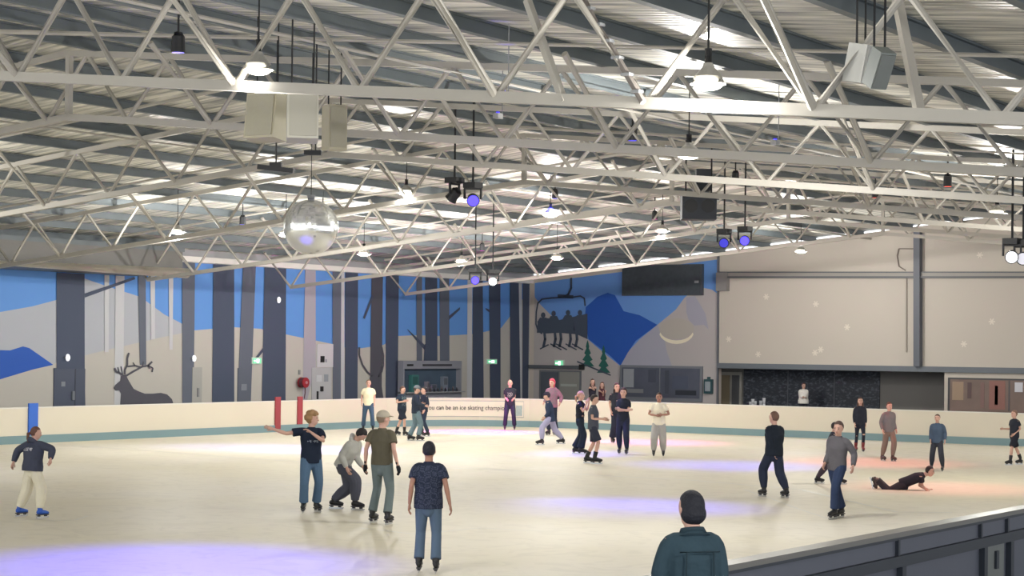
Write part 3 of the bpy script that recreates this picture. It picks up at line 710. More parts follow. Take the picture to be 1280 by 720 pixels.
# ------------------------------------------------------------------ mirror ball
pc = at_depth(388.5, 284, 30); Rb = 34.5 * 30 / F
DB = thing('mirror_ball', 'large silver mirror ball hanging over the ice', 'mirror ball', pc)
bm = NB(); ellipsoid(bm, (0, 0, 0), (Rb, Rb, Rb), None, 64, 36)
MM = mat('mirror_tile', (240, 242, 240), .16, metal=.8)
obj('tiled_sphere', bm, MM, DB, False)
bm = NB(); tube(bm, [(0, 0, Rb - .03), (0, 0, Rb + .07)], .07, 14); obj('motor_cap', bm, M_grey, DB)
ztop = zb(pc.x)
bm = NB(); tube(bm, [(0, 0, Rb + .07), (0, 0, zt(pc.x) - pc.z)], .008, 6); obj('cable', bm, M_black, DB)

# ------------------------------------------------------------------ lamps and fixtures
def under_roof(px, py, drop):
    for k in range(200, 9000):
        Y = k * .01 + 6; p = at_depth(px, py, Y)
        if p.z > zroof(p.x) - drop: return p
    return p
LAMPP = []; LE = 35
def highbay(px, py, label, s=1.0): return highbay_at(under_roof(px, py, 1.15), label, s)
def highbay_at(p, label, s=1.0):
    t = thing('high_bay_lamp', label, 'lamp', p, group='hanging high bay lamps')
    bm = NB(); n = 16; tube(bm, [(0, 0, -.05), (0, 0, .02), (0, 0, .12), (0, 0, .16)], [.24*s, .2*s, .08*s, .06*s], n); obj('reflector', bm, mat('lamp_shade_grey', (150, 148, 142), .4), t)
    bm = NB(); ellipsoid(bm, (0, 0, -.05), (.2*s, .2*s, .06), None, 16, 8); obj('lens', bm, mat('lamp_glow', (255, 250, 235), .4, emit=((255, 248, 228), 5)), t, True)
    bm = NB(); tube(bm, [(0, 0, .15), (0, 0, .3)], .05*s, 10); obj('ballast', bm, M_black, t)
    bm = NB(); tube(bm, [(0, 0, .3), (0, 0, zroof(p.x) - p.z)], .012, 6); obj('cord', bm, M_black, t)
    return t
for x, y, lab in ((222, 288, 'small hanging lamp above the soffit at the left'), (323, 82, 'hanging lamp at upper left seen through the nearest truss'), (885, 99, 'large glowing lamp at the upper right of centre'), (508, 239, 'hanging lamp over the middle of the second truss slope'),
               (688, 267, 'hanging lamp above the chairlift'), (828, 287, 'hanging lamp above the scoreboard'), (577, 325, 'farthest hanging lamp, low over the kiosk'), (455, 316, 'dim hanging lamp right of the mirror ball')):
    highbay(x, y, lab, .75 if y < 120 else 1.0)

def moving_head(px, py, Y, label, col, power, aim_px=None, spot=None, name='stage_light', lens=2.0, s=1.0):
    """yoke light on a clamp; aims at a floor point given in the picture"""
    p = at_depth(px, py, Y); t = thing(name, label, 'stage light', p)
    tgt = on_floor(*aim_px) if aim_px else O - UP * 1.0
    d = (tgt - p).normalized(); a, b = frame(d)
    bm = NB(); tube(bm, [-d*.14*s, -d*.10*s, d*.1*s, d*.14*s], [.07*s, .11*s, .125*s, .135*s], 16); obj('head', bm, M_black, t)
    bm = NB(); tube(bm, [d*.139*s, d*.15*s], .115*s, 18); obj('lens', bm, mat('lens_' + name + str(px), col, .3, emit=(col, lens)), t)
    bm = NB(); h = Vector((a.x, a.y, 0)).normalized()
    for sgn in (-1, 1): bar(bm, h*sgn*.17*s, h*sgn*.17*s + UP*.22*s, .03, .05)
    bar(bm, h*-.19*s + UP*.22*s, h*.19*s + UP*.22*s, .04, .05); obj('yoke', bm, M_black, t)
    zt_ = max(zroof(p.x) - p.z, .3)
    bm = NB(); cbox(bm, (0, 0, .29*s), (.3*s, .3*s, .12*s)); tube(bm, [(0, 0, .3*s), (0, 0, max(.45*s, zt_))], .025, 8); obj('base', bm, M_black, t)
    if power:
        l = bpy.data.lights.new('beam', 'SPOT'); l.energy = power; l.color = lin(col); l.spot_size = spot; l.spot_blend = 1.0; l.shadow_soft_size = .1
        lo = bpy.data.objects.new('beam', l); C.objects.link(lo); lo.location = d * .2*s; lo.parent = t
        lo.rotation_euler = d.to_track_quat('-Z', 'Y').to_euler()
    return t
BLUE = (70, 60, 255)
moving_head(591, 249, 40, 'blue stage light in the cluster left of centre', BLUE, 0, (735, 800), None)
moving_head(568, 243, 40, 'black unlit stage light beside the blue one left of centre', (60, 60, 80), 0, (300, 600), None, lens=0)
moving_head(594, 350, 58, 'lower blue stage light above the kiosk wall', BLUE, 0, (560, 900), None)
moving_head(616, 351.5, 58, 'bright white stage light above the kiosk wall', (250, 252, 255), 0, (600, 900), None, lens=6)
moving_head(905, 303, 50, 'left dim blue stage light in the pair by the mural edge', (50, 50, 170), 0, (780, 800), None, lens=.8)
moving_head(931, 300, 50, 'right bright blue stage light in the pair by the mural edge', BLUE, 0, (800, 800), None)
moving_head(1265, 320, 38, 'black stage light with white lens at the far right', (235, 235, 240), 0, (1100, 900), None, lens=1.5)
moving_head(1279, 322, 38, 'black stage light cut by the right edge of the view', (200, 200, 210), 0, (1100, 900), None, lens=.6)

# coloured effect washes hanging over the ice (each a real lamp aimed down)
def par(target_px, label, col, power, spot, hz=None, off=(0, 0)):
    q = on_floor(*target_px); x = q.x + off[0]; y = q.y + off[1]; z = zt(x) - .35
    t = thing('par_can', label, 'stage light', (x, y, z)); p = Vector((x, y, z)); d = (q - p).normalized()
    bm = NB(); tube(bm, [-d*.14, -d*.08, d*.14], [.06, .09, .10], 14); obj('can', bm, M_black, t)
    bm = NB(); tube(bm, [d*.135, d*.142], .085, 14); obj('lens', bm, mat('par_lens_%d' % target_px[0], col, .3, emit=(col, .6)), t)
    bm = NB(); tube(bm, [(0, 0, .06), (0, 0, .58)], .02, 8); obj('clamp', bm, M_black, t)
    l = bpy.data.lights.new('beam', 'SPOT'); l.energy = power; l.color = lin(col); l.spot_size = math.radians(spot); l.spot_blend = 1.0; l.shadow_soft_size = .15
    lo = bpy.data.objects.new('beam', l); C.objects.link(lo); lo.location = d*.16; lo.parent = t; lo.rotation_euler = d.to_track_quat('-Z', 'Y').to_euler()
WASH = [((215, 706), 'wash lamp throwing the violet pool at the lower left', (60, 40, 255), 1500, 56),
        ((785, 634), 'wash lamp throwing the violet pool behind the denim jacket', (60, 50, 255), 1000, 50),
        ((915, 582), 'wash lamp throwing the blue pool beside the black jumper', (40, 40, 255), 800, 50),
        ((600, 540), 'wash lamp throwing the pink pool below the slogan banner', (255, 20, 235), 4500, 42),
        ((815, 553), 'wash lamp throwing the pink pool behind the white shirted boy', (255, 40, 190), 1100, 46),
        ((690, 566), 'wash lamp throwing the blue pool by the striding skater', (40, 40, 255), 1700, 46),
        ((400, 562), 'wash lamp throwing the lavender pool by the curly haired boy', (70, 60, 255), 900, 50),
        ((300, 559), 'wash lamp throwing the faint lavender pool at the left', (80, 70, 255), 300, 55),
        ((1090, 578), 'wash lamp throwing the red pool at the right', (255, 40, 30), 400, 52),
        ((1180, 610), 'wash lamp throwing the orange pool at the right', (255, 70, 40), 280, 50)]
for w in WASH: par(w[0], w[1], w[2], w[3] * 2.6, w[4])
# two blue uplights that stain the roof sheets
for (px, py, lab) in ((617, 26, 'upward blue effect light under the roof at top centre'), (612, 66, 'second upward blue effect light under the roof'), (961, 100, 'upward blue effect light beside the large glowing lamp')):
    p = under_roof(px, py, .02); q = p - UP*.9 + Vector((0, .25, 0)); t = thing('effect_light', lab, 'stage light', q)
    bm = NB(); cbox(bm, (0, 0, -.05), (.1, .14, .08)); obj('case', bm, mat('effect_case', (150, 150, 150), .5), t)
    bm = NB(); tube(bm, [(0, 0, -.01), (0, 0, .01)], .03, 10); obj('lens', bm, mat('effect_lens', BLUE, .3, emit=(BLUE, 1)), t)
    l = bpy.data.lights.new('beam', 'SPOT'); l.energy = 10; l.color = lin((70, 50, 255)); l.spot_size = math.radians(34); l.spot_blend = .8
    lo = bpy.data.objects.new('beam', l); C.objects.link(lo); lo.location = (0, 0, .03); lo.parent = t; lo.rotation_euler = (PI, 0, 0)
    bm = NB(); tube(bm, [(0, 0, -.09), (0, .12, -.09), (0, .12, .95)], .008, 6); obj('hanger', bm, M_grey, t)

# speakers / equipment hanging in the roof
def hangbox(px, py, Y, size, rz, tilt, label, cat, name, m, front=None, fm=None):
    p = at_depth(px, py, Y); t = thing(name, label, cat, p, rz)
    bm = NB(); cbox(bm, (0, 0, 0), size, Matrix.Rotation(tilt, 3, 'X')); obj('cabinet', bm, m, t)
    if front:
        bm = NB(); R = Matrix.Rotation(tilt, 3, 'X'); cbox(bm, R @ Vector((0, -size[1]/2 - .01, 0)), (size[0]*.88, .02, size[2]*.9), R); obj('grille', bm, fm, t)
    top = zroof(p.x) - p.z
    bm = NB()
    for sx in (-.35, .35): tube(bm, [(size[0]*sx, 0, size[2]*.4), (size[0]*sx, 0, top)], .012, 6)
    obj('hanger', bm, M_black, t)
    return t
Msp = mat('beige_cabinet', (176, 170, 148), .6); Msf = mat('beige_grille', (160, 156, 138), .7, noise=.05, nscale=30)
hangbox(334, 147, 27.5, (.52, .35, .66), TH - .5, -.12, 'beige hanging cabinet left of the mirror ball cable', 'speaker', 'hanging_speaker', Msp, True, Msf)
hangbox(378, 148, 26, (.42, .35, .62), TH + .15, -.12, 'grey beige hanging cabinet above the mirror ball', 'speaker', 'hanging_speaker', mat('grey_cabinet', (170, 168, 158), .6), True, mat('grey_grille', (152, 150, 140), .7))
hangbox(418, 160, 30, (.3, .3, .7), TH + .5, 0, 'narrow beige hanging cabinet right of the mirror ball cable', 'speaker', 'hanging_speaker', Msp, True, Msf)
hangbox(1076, 80, 18.2, (.24, .2, .36), TH + .9, .2, 'grey round backed speaker at upper right', 'speaker', 'hanging_speaker', mat('speaker_pale', (168, 168, 164), .6), True, mat('grille_pale', (158, 158, 154), .7))
hangbox(1099, 85, 17.0, (.16, .16, .34), TH + .4, .5, 'dark grey speaker tilted down at upper right', 'speaker', 'hanging_speaker', mat('speaker_grey', (112, 118, 116), .6), True, mat('grille_grey', (104, 108, 106), .7))
# big black speaker cluster right of centre
p = at_depth(873, 252, 45); SC = thing('speaker_cluster', 'large black hanging speaker cluster right of centre', 'speaker', p, TH)
bm = NB(); cbox(bm, (0, 0, -.12), (.8, .6, .62)); obj('cabinet', bm, mat('cluster_black', (44, 48, 56), .6), SC)
bm = NB(); cbox(bm, (.1, 0, .5), (.34, .4, .5)); obj('upper_cabinet', bm, mat('cluster_black', (44, 48, 56)), SC)
for s in (-.2, .2):
    bm = NB(); tube(bm, [(s, -.30, -.12), (s, -.32, -.12)], .16, 16); obj('driver', bm, M_black, SC)
bm = NB(); 
for s in (-.3, .3): tube(bm, [(s, 0, .1), (s, 0, zroof(p.x) - p.z)], .02, 6)
obj('hanger', bm, M_black, SC)
# dark projector bars
p = at_depth(345, 211, 28); t = thing('light_bar', 'black slim light bar hanging left of the mirror ball', 'stage light', p, TH - .2)
bm = NB(); cbox(bm, (0, 0, 0), (.55, .09, .07), Matrix.Rotation(.12, 3, 'Y')); obj('housing', bm, M_black, t)
bm = NB(); cbox(bm, (0, 0, .06), (.18, .07, .07)); tube(bm, [(0, 0, .08), (0, 0, zt(p.x) - p.z)], .012, 6); obj('clamp', bm, M_black, t)
p = at_depth(391, 191, 28); t = thing('light_bar', 'small black light bar just above the mirror ball', 'stage light', p, TH)
bm = NB(); cbox(bm, (0, 0, 0), (.25, .1, .07)); obj('housing', bm, M_black, t)
bm = NB(); tube(bm, [(.04, 0, .03), (.04, 0, zt(p.x) - p.z)], .012, 6); cbox(bm, (.04, 0, .3), (.05, .05, .16)); obj('clamp', bm, M_black, t)

# ------------------------------------------------------------------ people
def remesh(bm, voxel, smooth=2):
    me = bpy.data.meshes.new('tmp'); bmesh.ops.recalc_face_normals(bm, faces=bm.faces); bm.to_mesh(me); bm.free()
    o = bpy.data.objects.new('tmp', me); C.objects.link(o)
    r = o.modifiers.new('r', 'REMESH'); r.mode = 'VOXEL'; r.voxel_size = voxel
    if smooth:
        s = o.modifiers.new('s', 'SMOOTH'); s.factor = .5; s.iterations = smooth
    bpy.context.view_layer.update()
    m2 = bpy.data.meshes.new_from_object(o.evaluated_get(bpy.context.evaluated_depsgraph_get()))
    bpy.data.objects.remove(o); bpy.data.meshes.remove(me)
    b = bmesh.new(); b.from_mesh(m2); bpy.data.meshes.remove(m2); return b
def ik(a, t, l1, l2, pole):
    d = t - a; L = max(min(d.length, (l1 + l2) * .998), abs(l1 - l2) + .01); dn = d.normalized()
    x = (l1*l1 - l2*l2 + L*L) / (2*L); h = math.sqrt(max(l1*l1 - x*x, 0))
    p = pole - dn * pole.dot(dn); p = p.normalized() if p.length > 1e-5 else Vector((0, 1, 0))
    return a + dn*x + p*h, a + dn*L
SKIN = mat('skin', (198, 158, 142), .55, noise=.04, nscale=6); SKIN2 = mat('skin_tan', (160, 120, 102), .55)
def cloth(name, rgb, n=.08): return mat('cloth_' + name, rgb, .85, noise=n, nscale=7, bump=.7, bscale=9, spec=.15)
def sleeve(bm, pts, rs, n=12, ends=True):
    """a row of overlapping balls blended by the remesh: bends without pinching"""
    pts = [Vector(p) for p in pts]; P = []; Rr = []
    for i in range(len(pts) - 1):
        m = max(1, int((pts[i+1] - pts[i]).length / .03))
        for k in range(m): P.append(pts[i].lerp(pts[i+1], k/m)); Rr.append(rs[i] + (rs[i+1]-rs[i])*k/m)
    P.append(pts[-1]); Rr.append(rs[-1])
    for it in range(3): P = [P[0]] + [(P[i-1] + P[i]*2 + P[i+1]) / 4 for i in range(1, len(P)-1)] + [P[-1]]
    tube(bm, P, Rr, n)
def person(label, foot=None, top=None, face=0, world=None, total=None, hip=(0, 0, .985), lean=(0, 0), twist=0, head=(0, 0),
           feet=None, feet_px=None, hl=(-.0, -.5, .0), hr=(0, -.5, 0), el=None, er=None, rel='image',
           shirt=None, pants=None, hair=('short', (50, 38, 32)), skin=SKIN, skate=(34, 34, 38), vox=.018, female=False, cap=None, gloves=None, extra=None, eyes=True, shoes=False, prints=None, bulk=1.0, collar=False):
    fa = math.radians(face); Fv = RIGHT * math.sin(fa) - FWD * math.cos(fa); Rv = Fv.cross(UP)
    if feet_px:   # keep both feet within a natural stance depth
        m_ = (feet_px[0][1] + feet_px[1][1]) / 2; Ym = on_floor(feet_px[0][0], m_).dot(FWD); lim = .16 * (m_ - 434) / Ym
        feet_px = [(a_, m_ + max(-lim, min(lim, b_ - m_))) for a_, b_ in feet_px]
    if world is not None: root = Vector(world)
    elif feet_px: root = (on_floor(*feet_px[0]) + on_floor(*feet_px[1])) / 2; foot = ((feet_px[0][0]+feet_px[1][0])/2, (feet_px[0][1]+feet_px[1][1])/2)
    else: root = on_floor(*foot)
    if total is None:
        Y = root.dot(FWD); total = (foot[1] - top) / F * Y
    s = total / 1.83
    rz = math.atan2(Rv.y, Rv.x)
    T = thing('person', label, 'person', root, rz)
    R3 = Matrix((Rv, Fv, UP))     # world -> local rows
    def img(v): return R3 @ (RIGHT * v[0] + UP * v[1] - FWD * v[2])
    # skeleton
    H = Vector(hip)
    lf, ls = math.radians(lean[0]), math.radians(lean[1])
    U = Vector((math.sin(ls), math.sin(lf) * math.cos(ls), math.cos(lf) * math.cos(ls))).normalized()
    tw = math.radians(twist); rt = Vector((math.cos(tw), math.sin(tw), 0)); rt = (rt - U * rt.dot(U)).normalized(); fw = U.cross(rt)
    S = H + U * .505
    sw = (.155 if female else .178) * (1 + (bulk - 1) * .5)
    sh = {'L': S - rt*sw - U*.035, 'R': S + rt*sw - U*.035}
    hw = .085; hj = {'L': H + Vector((-hw, 0, -.02)), 'R': H + Vector((hw, 0, -.02))}
    FT = {}
    if feet_px:
        w = [R3 @ (on_floor(*q) - root) / s for q in feet_px]
        if w[0].x > w[1].x: w = w[::-1]
        FT = {'L': (w[0].x, w[0].y, 0, 0, 0), 'R': (w[1].x, w[1].y, 0, 0, 0)}
        if feet: FT = {k: (FT[k][0], FT[k][1], feet[k][2], feet[k][3], feet[k][4]) for k in 'LR'}
    elif feet: FT = feet
    else: FT = {'L': (-.12, 0, 0, 12, 0), 'R': (.12, .03, 0, -12, 0)}
    an = {}; kn = {}; FR = {}
    for k in 'LR':
        x, y, z, yaw, pit = FT[k]
        Rm = Matrix.Rotation(math.radians(yaw), 3, 'Z') @ Matrix.Rotation(math.radians(pit), 3, 'X'); FR[k] = (Vector((x, y, z)), Rm)
        t = Vector((x, y, z)) + Rm @ Vector((0, -.06, .17))
        kn[k], an[k] = ik(hj[k], t, .43, .41, Rm @ Vector((0, 1, .1)) + Vector((.08 if k == 'R' else -.08, .3, 0)))
    wr = {}; eb = {}
    for k, tv, pv in (('L', hl, el), ('R', hr, er)):
        t = sh[k] + (img(tv) if rel == 'image' else Vector(tv))
        pole = img(pv) if pv else (Vector((-.15 if k == 'L' else .15, -1, 0)))
        eb[k], wr[k] = ik(sh[k], t, .28, .25, pole)
    hy, hp = math.radians(head[0]), math.radians(head[1])
    Hu = (U * math.cos(hp * .5) + fw * math.sin(hp * .5)).normalized()
    hf = (fw * math.cos(hy) + rt * math.sin(hy)); hf = hf * math.cos(hp) - Hu * math.sin(hp); hf.normalize()
    hr_ = hf.cross(Hu).normalized(); hu = hr_.cross(hf).normalized()
    hc = S + U*.095 + Hu*.095 + hf*.015; HS = 1.12
    HR_ = Matrix((hr_, hf, hu)).transposed()
    X = lambda v: v * s
    def fin(name, bm, mats, parent=T, sm=True, facefn=None):
        for v in bm.verts: v.co *= s
        if facefn:
            for f in bm.faces:
                mi = facefn(f.calc_center_median() / s)
                f.material_index = mi
        return obj(name, bm, mats, parent, sm)
    # ---- body: one continuous surface
    bm = NB()
    loft(bm, [(H - U*.06, .13, .10, rt, fw), (H + U*.06, .145, .105, rt, fw), (H + U*.2, .12, .09, rt, fw), (H + U*.36, .145, .10, rt, fw), (H + U*.46, .15, .085, rt, fw), (H + U*.515, .07, .06, rt, fw)], 16)
    for k in 'LR':
        tube(bm, [sh[k] + (S - sh[k])*.4, sh[k], sh[k].lerp(eb[k], .35), eb[k], eb[k].lerp(wr[k], .3), wr[k]], [.044, .047, .043, .036, .037, .025], 10, round_ends=True)
        tube(bm, [hj[k], hj[k].lerp(kn[k], .4), kn[k], kn[k].lerp(an[k], .35), an[k]], [.085, .077, .054, .056, .038], 10, round_ends=True)
        # palm
        d = (wr[k] - eb[k]).normalized(); a, b_ = frame(d, Vector((1, 0, .01)) if abs(d.x) < .9 else Vector((0, 1, 0)))
        tube(bm, [wr[k] - d*.02, wr[k] + d*.03, wr[k] + d*.085], [.026, .038, .036], 10, round_ends=True, flat=.5, hint=Vector((1, 0, .01)) if abs(d.x) < .9 else Vector((0, 1, 0)))
    tube(bm, [S - U*.03, S + U*.04, hc - hu*.04], [.068, .058, .056], 12)
    ellipsoid(bm, hc + hu*.012, (.083, .104, .118), HR_, 18, 12)
    ellipsoid(bm, hc - hu*.058 + hf*.024, (.061, .074, .072), HR_, 14, 9)
    tube(bm, [hc + hf*.098 + hu*.015, hc + hf*.118 - hu*.024], [.01, .016], 8, round_ends=True)
    for sg in (-1, 1): ellipsoid(bm, hc + hr_*.084*sg - hf*.004 - hu*.008, (.012, .022, .032), HR_, 8, 6)
    b2 = remesh(bm, min(vox, .014) , 2)
    for k in 'LR':   # five separate fingers rooted in the palm
        d = (wr[k] - eb[k]).normalized(); hint = Vector((1, 0, .01)) if abs(d.x) < .9 else Vector((0, 1, 0)); a, b_ = frame(d, hint)
        inward = (H + Vector((0, 0, .2)) - wr[k]).normalized(); cur = b_ if b_.dot(inward) > 0 else -b_
        base = wr[k] + d*.09
        for q, (o_, l_) in enumerate(((-.027, .066), (-.009, .078), (.009, .073), (.027, .058))):
            p0 = base + a*o_ - d*.02; p1 = p0 + d*(l_*.5 + .02) + cur*.008; p2 = p1 + d*l_*.35 + cur*.025
            tube(b2, [p0, p1, p2], [.0095, .009, .0075], 6, round_ends=True)
        p0 = wr[k] + d*.03 + a*-.028; fwd_side = -a
        tube(b2, [p0, p0 + d*.03 + fwd_side*.022 + cur*.01, p0 + d*.058 + fwd_side*.024 + cur*.02], [.012, .011, .009], 6, round_ends=True)
    fin('body', b2, skin)
    # ---- face
    if eyes:
        bm = NB()
        for sg in (-1, 1): ellipsoid(bm, hc + hr_*.033*sg + hf*.094 + hu*.012, (.013, .008, .008), HR_, 8, 6)
        fin('eyes', bm, mat('eye_dark', (46, 36, 34), .3))
        bm = NB(); ellipsoid(bm, hc + hf*.094 - hu*.064, (.022, .007, .007), HR_, 8, 6); fin('mouth', bm, mat('lips', (168, 96, 92), .5))
        if hair[0] != 'bald':
            bm = NB()
            for sg in (-1, 1): ellipsoid(bm, hc + hr_*.034*sg + hf*.096 + hu*.034, (.02, .007, .005), HR_, 8, 5)
            fin('eyebrows', bm, mat('hair_%d_%d_%d' % hair[1], hair[1], .7))
    # ---- hair
    st_, hcol = hair; MH = mat('hair_%d_%d_%d' % hcol, hcol, .7, noise=.2, nscale=30, bump=.6, bscale=40)
    rg = random.Random(len(label))
    if st_ != 'bald':
        bm = NB()
        def cut(p):
            if p.y > .02 and p.z < .045: return Vector((p.x*.86, p.y*.62, p.z))
            return p
        big = 1.0 if st_ in ('short', 'long', 'tail', 'helmet') else 1.13
        ellipsoid(bm, hc - hf*.012 + hu*.026, (.093*big, .108*big, .114*big), HR_, 18, 12, fn=cut)
        if st_ == 'curly':
            for q in range(46):
                t = rg.uniform(0, 2*PI); ph = rg.uniform(0, 1.75); n_ = Vector((math.sin(ph)*math.cos(t)*.108, math.sin(ph)*math.sin(t)*.118, math.cos(ph)*.122))
                if n_.y > .05 and n_.z < .03: continue
                ellipsoid(bm, hc + HR_ @ n_ + hu*.02 - hf*.01, (.03,)*3, None, 8, 6)
        if st_ == 'long':
            tube(bm, [hc + hu*.04 - hf*.03, hc - hf*.06 - hu*.08, hc - hf*.075 - hu*.22, hc - hf*.09 - hu*.32], [.085, .09, .085, .05], 12, round_ends=True, flat=.6, hint=hf)
            for sg in (-1, 1): tube(bm, [hc + hr_*.07*sg + hu*.02, hc + hr_*.085*sg - hu*.1, hc + hr_*.085*sg - hu*.24 + hf*.01], [.03, .032, .022], 8, round_ends=True)
        if st_ == 'bob':
            tube(bm, [hc + hu*.02 - hf*.03, hc - hf*.045 - hu*.09, hc - hf*.05 - hu*.13], [.092, .085, .06], 12, round_ends=True, hint=hf)
        if st_ == 'helmet':
            ellipsoid(bm, hc - hf*.03 - hu*.035, (.098, .085, .085), HR_, 14, 9)
        if st_ == 'tail':
            tube(bm, [hc - hf*.09 + hu*.03, hc - hf*.15 - hu*.02, hc - hf*.14 - hu*.14, hc - hf*.12 - hu*.2], [.03, .035, .028, .01], 8, round_ends=True)
        fin('hair', remesh(bm, min(vox, .012), 1), MH)
    if cap:
        bm = NB(); ellipsoid(bm, hc + hu*.045 - hf*.004, (.1, .117, .1), HR_, 18, 10, fn=lambda p: Vector((p.x, p.y, max(p.z, -.015))))
        fin('cap', bm, cloth('cap_%d' % cap[0], cap))
        if len(cap) < 4:
            bm = NB(); tube(bm, [hc + hf*.06 + hu*.05, hc + hf*.13 + hu*.045, hc + hf*.175 + hu*.035], [.075, .07, .045], 12, flat=.12, hint=hu); fin('cap_brim', bm, cloth('cap_%d' % cap[0], cap), T.children[-1] if False else T)
    # ---- upper clothing
    if shirt:
        kind, col = shirt[0], shirt[1]; bk = (shirt[2] if len(shirt) > 2 else 1.0) * bulk; hem = shirt[3] if len(shirt) > 3 else -.09
        bm = NB(); fem = .9 if female else 1
        loft(bm, [(H + U*hem, .168*bk*fem if not female else .165*bk, .125*bk, rt, fw), (H + U*.03, .168*bk, .125*bk, rt, fw), (H + U*.16, .158*bk*fem, .118*bk, rt, fw), (H + U*.34, .178*bk*fem, .125*bk, rt, fw), (H + U*.44, .18*fem*(1+(bk-1)*.5), .108, rt, fw), (H + U*.485, .145*fem, .09, rt, fw), (H + U*.52, .09, .078, rt, fw), (H + U*.55, .064, .06, rt, fw)], 20)
        frac = {'tee': .62, 'long': 2, 'hoodie': 2, 'tank': 0, 'vest': 0, 'crop': .5}[kind]
        for k in 'LR':
            if frac == 0:
                continue
            r0 = .068 * (1 + (bk - 1)*.6)
            s0 = S.lerp(sh[k], .35) - U*.035; s1 = sh[k].lerp(S, .08)
            if frac <= 1: sleeve(bm, [s0, s1, s1.lerp(eb[k], .18), s1.lerp(eb[k], frac)], [.07, r0, r0, r0*1.04])
            else:
                sleeve(bm, [s0, s1, s1.lerp(eb[k], .18), sh[k].lerp(eb[k], .55), eb[k], eb[k].lerp(wr[k], .5), wr[k].lerp(eb[k], .04)], [.07, r0, r0, r0*.93, r0*.86, r0*.8, r0*.6])
        if kind == 'hoodie':
            tube(bm, [S + U*.03 - fw*.06 - rt*.09, S + U*.06 - fw*.11, S + U*.03 - fw*.06 + rt*.09], [.04, .06, .04], 10, round_ends=True)
        mats = [cloth('%s_%d_%d_%d' % ((kind,) + tuple(col)), col, .12)]
        fnn = None
        if prints:
            mats.append(mat('print_%d' % prints[0][0], prints[0], .7)); side, z0, z1, hwid = prints[1:5]
            def fnn(c):
                l = c - H; lz = l.dot(U); lx = l.dot(rt); ly = l.dot(fw)
                return 1 if (ly * side > .03 and z0 < lz < z1 and abs(lx) < hwid and (len(prints) < 6 or math.sin(lx*163 + 3*math.sin(lz*41))*math.cos(lz*131 + 4*math.sin(lx*37)) > .1)) else 0
        nm = {'tee': 't_shirt', 'long': 'jacket', 'hoodie': 'hoodie', 'tank': 'tank_top', 'vest': 'vest', 'crop': 'crop_top'}[kind]
        fin(nm, remesh(bm, vox*.8, 1), mats, facefn=fnn)
        if collar:
            bm = NB(); tube(bm, [S - U*.005 - fw*.01, S + U*.03, S + U*.055 + fw*.005], [.125, .095, .085], 16, hint=fw); fin('collar', bm, cloth('collar', tuple(int(q*.92) for q in col)))
            bm = NB()
            for sg in (-1, 1): tube(bm, [H + U*.05 + rt*.11*sg - fw*.15, H + U*.40 + rt*.10*sg - fw*.158], .006, 6)
            tube(bm, [H + U*.40 - rt*.15 - fw*.152, H + U*.40 - fw*.162, H + U*.40 + rt*.15 - fw*.152], .006, 6); fin('seams', bm, cloth('seam', tuple(int(q*.8) for q in col)))
    # ---- lower clothing
    if pants:
        kind, col = pants[0], pants[1]; w = pants[2] if len(pants) > 2 else 1.0
        bm = NB()
        top_ = .10
        loft(bm, [(H + U*top_, .138, .105, rt, fw), (H + U*.02, .155, .118, rt, fw), (H - Vector((0, 0, .06)), .15*max(w, 1)**.5, .12, Vector((1, 0, 0)), Vector((0, 1, 0))), (H - Vector((0, 0, .12)), .12, .10, Vector((1, 0, 0)), Vector((0, 1, 0)))], 18)
        ellipsoid(bm, H - Vector((0, 0, .10)), (.115, .112, .12))
        for k in 'LR':
            if kind == 'shorts':
                sleeve(bm, [hj[k] + Vector((0, 0, .07)), hj[k], hj[k].lerp(kn[k], .45), hj[k].lerp(kn[k], .92)], [.085, .104*w, .1*w, .1*w])
            else:
                prof = {'jeans': (.096, .088, .07, .07, .074), 'baggy': (.104, .11, .105, .10, .066), 'wide': (.1, .11, .115, .125, .14), 'leggings': (.09, .08, .058, .056, .045)}[kind]
                up = {'jeans': .06, 'leggings': .22}.get(kind, .05)
                sleeve(bm, [hj[k] + (H - hj[k])*.2 + U*.07, hj[k], hj[k].lerp(kn[k], .45), kn[k], kn[k].lerp(an[k], .5), an[k].lerp(kn[k], up)], [.085] + [max(prof[0]*w, .104)] + [q*w for q in prof[1:]])
        nm = {'jeans': 'jeans', 'baggy': 'trousers', 'wide': 'wide_trousers', 'leggings': 'leggings', 'shorts': 'shorts'}[kind]
        fin(nm, remesh(bm, vox*.8, 1), cloth('%s_%d_%d_%d' % ((kind,) + tuple(col)), col, .1))
    if gloves:
        bm = NB()
        for k in 'LR':
            d = (wr[k] - eb[k]).normalized(); hint = Vector((1, 0, .01)) if abs(d.x) < .9 else Vector((0, 1, 0)); a, b_ = frame(d, hint)
            tube(bm, [wr[k] - d*.03, wr[k] + d*.03, wr[k] + d*.1], [.036, .046, .044], 10, round_ends=True, flat=.62, hint=hint)
            inward = (H - wr[k]).normalized(); cur = b_ if b_.dot(inward) > 0 else -b_
            for o_, l_ in ((-.03, .066), (-.01, .078), (.01, .073), (.03, .058)):
                p0 = wr[k] + d*.08 + a*o_; tube(bm, [p0, p0 + d*(l_*.5+.02) + cur*.008, p0 + d*(l_*.9+.02) + cur*.03], [.0135, .013, .011], 6, round_ends=True)
            p0 = wr[k] + d*.03 - a*.03; tube(bm, [p0, p0 + d*.04 - a*.025, p0 + d*.07 - a*.024], [.016, .015, .013], 6, round_ends=True)
        fin('gloves', bm, cloth('glove', gloves))
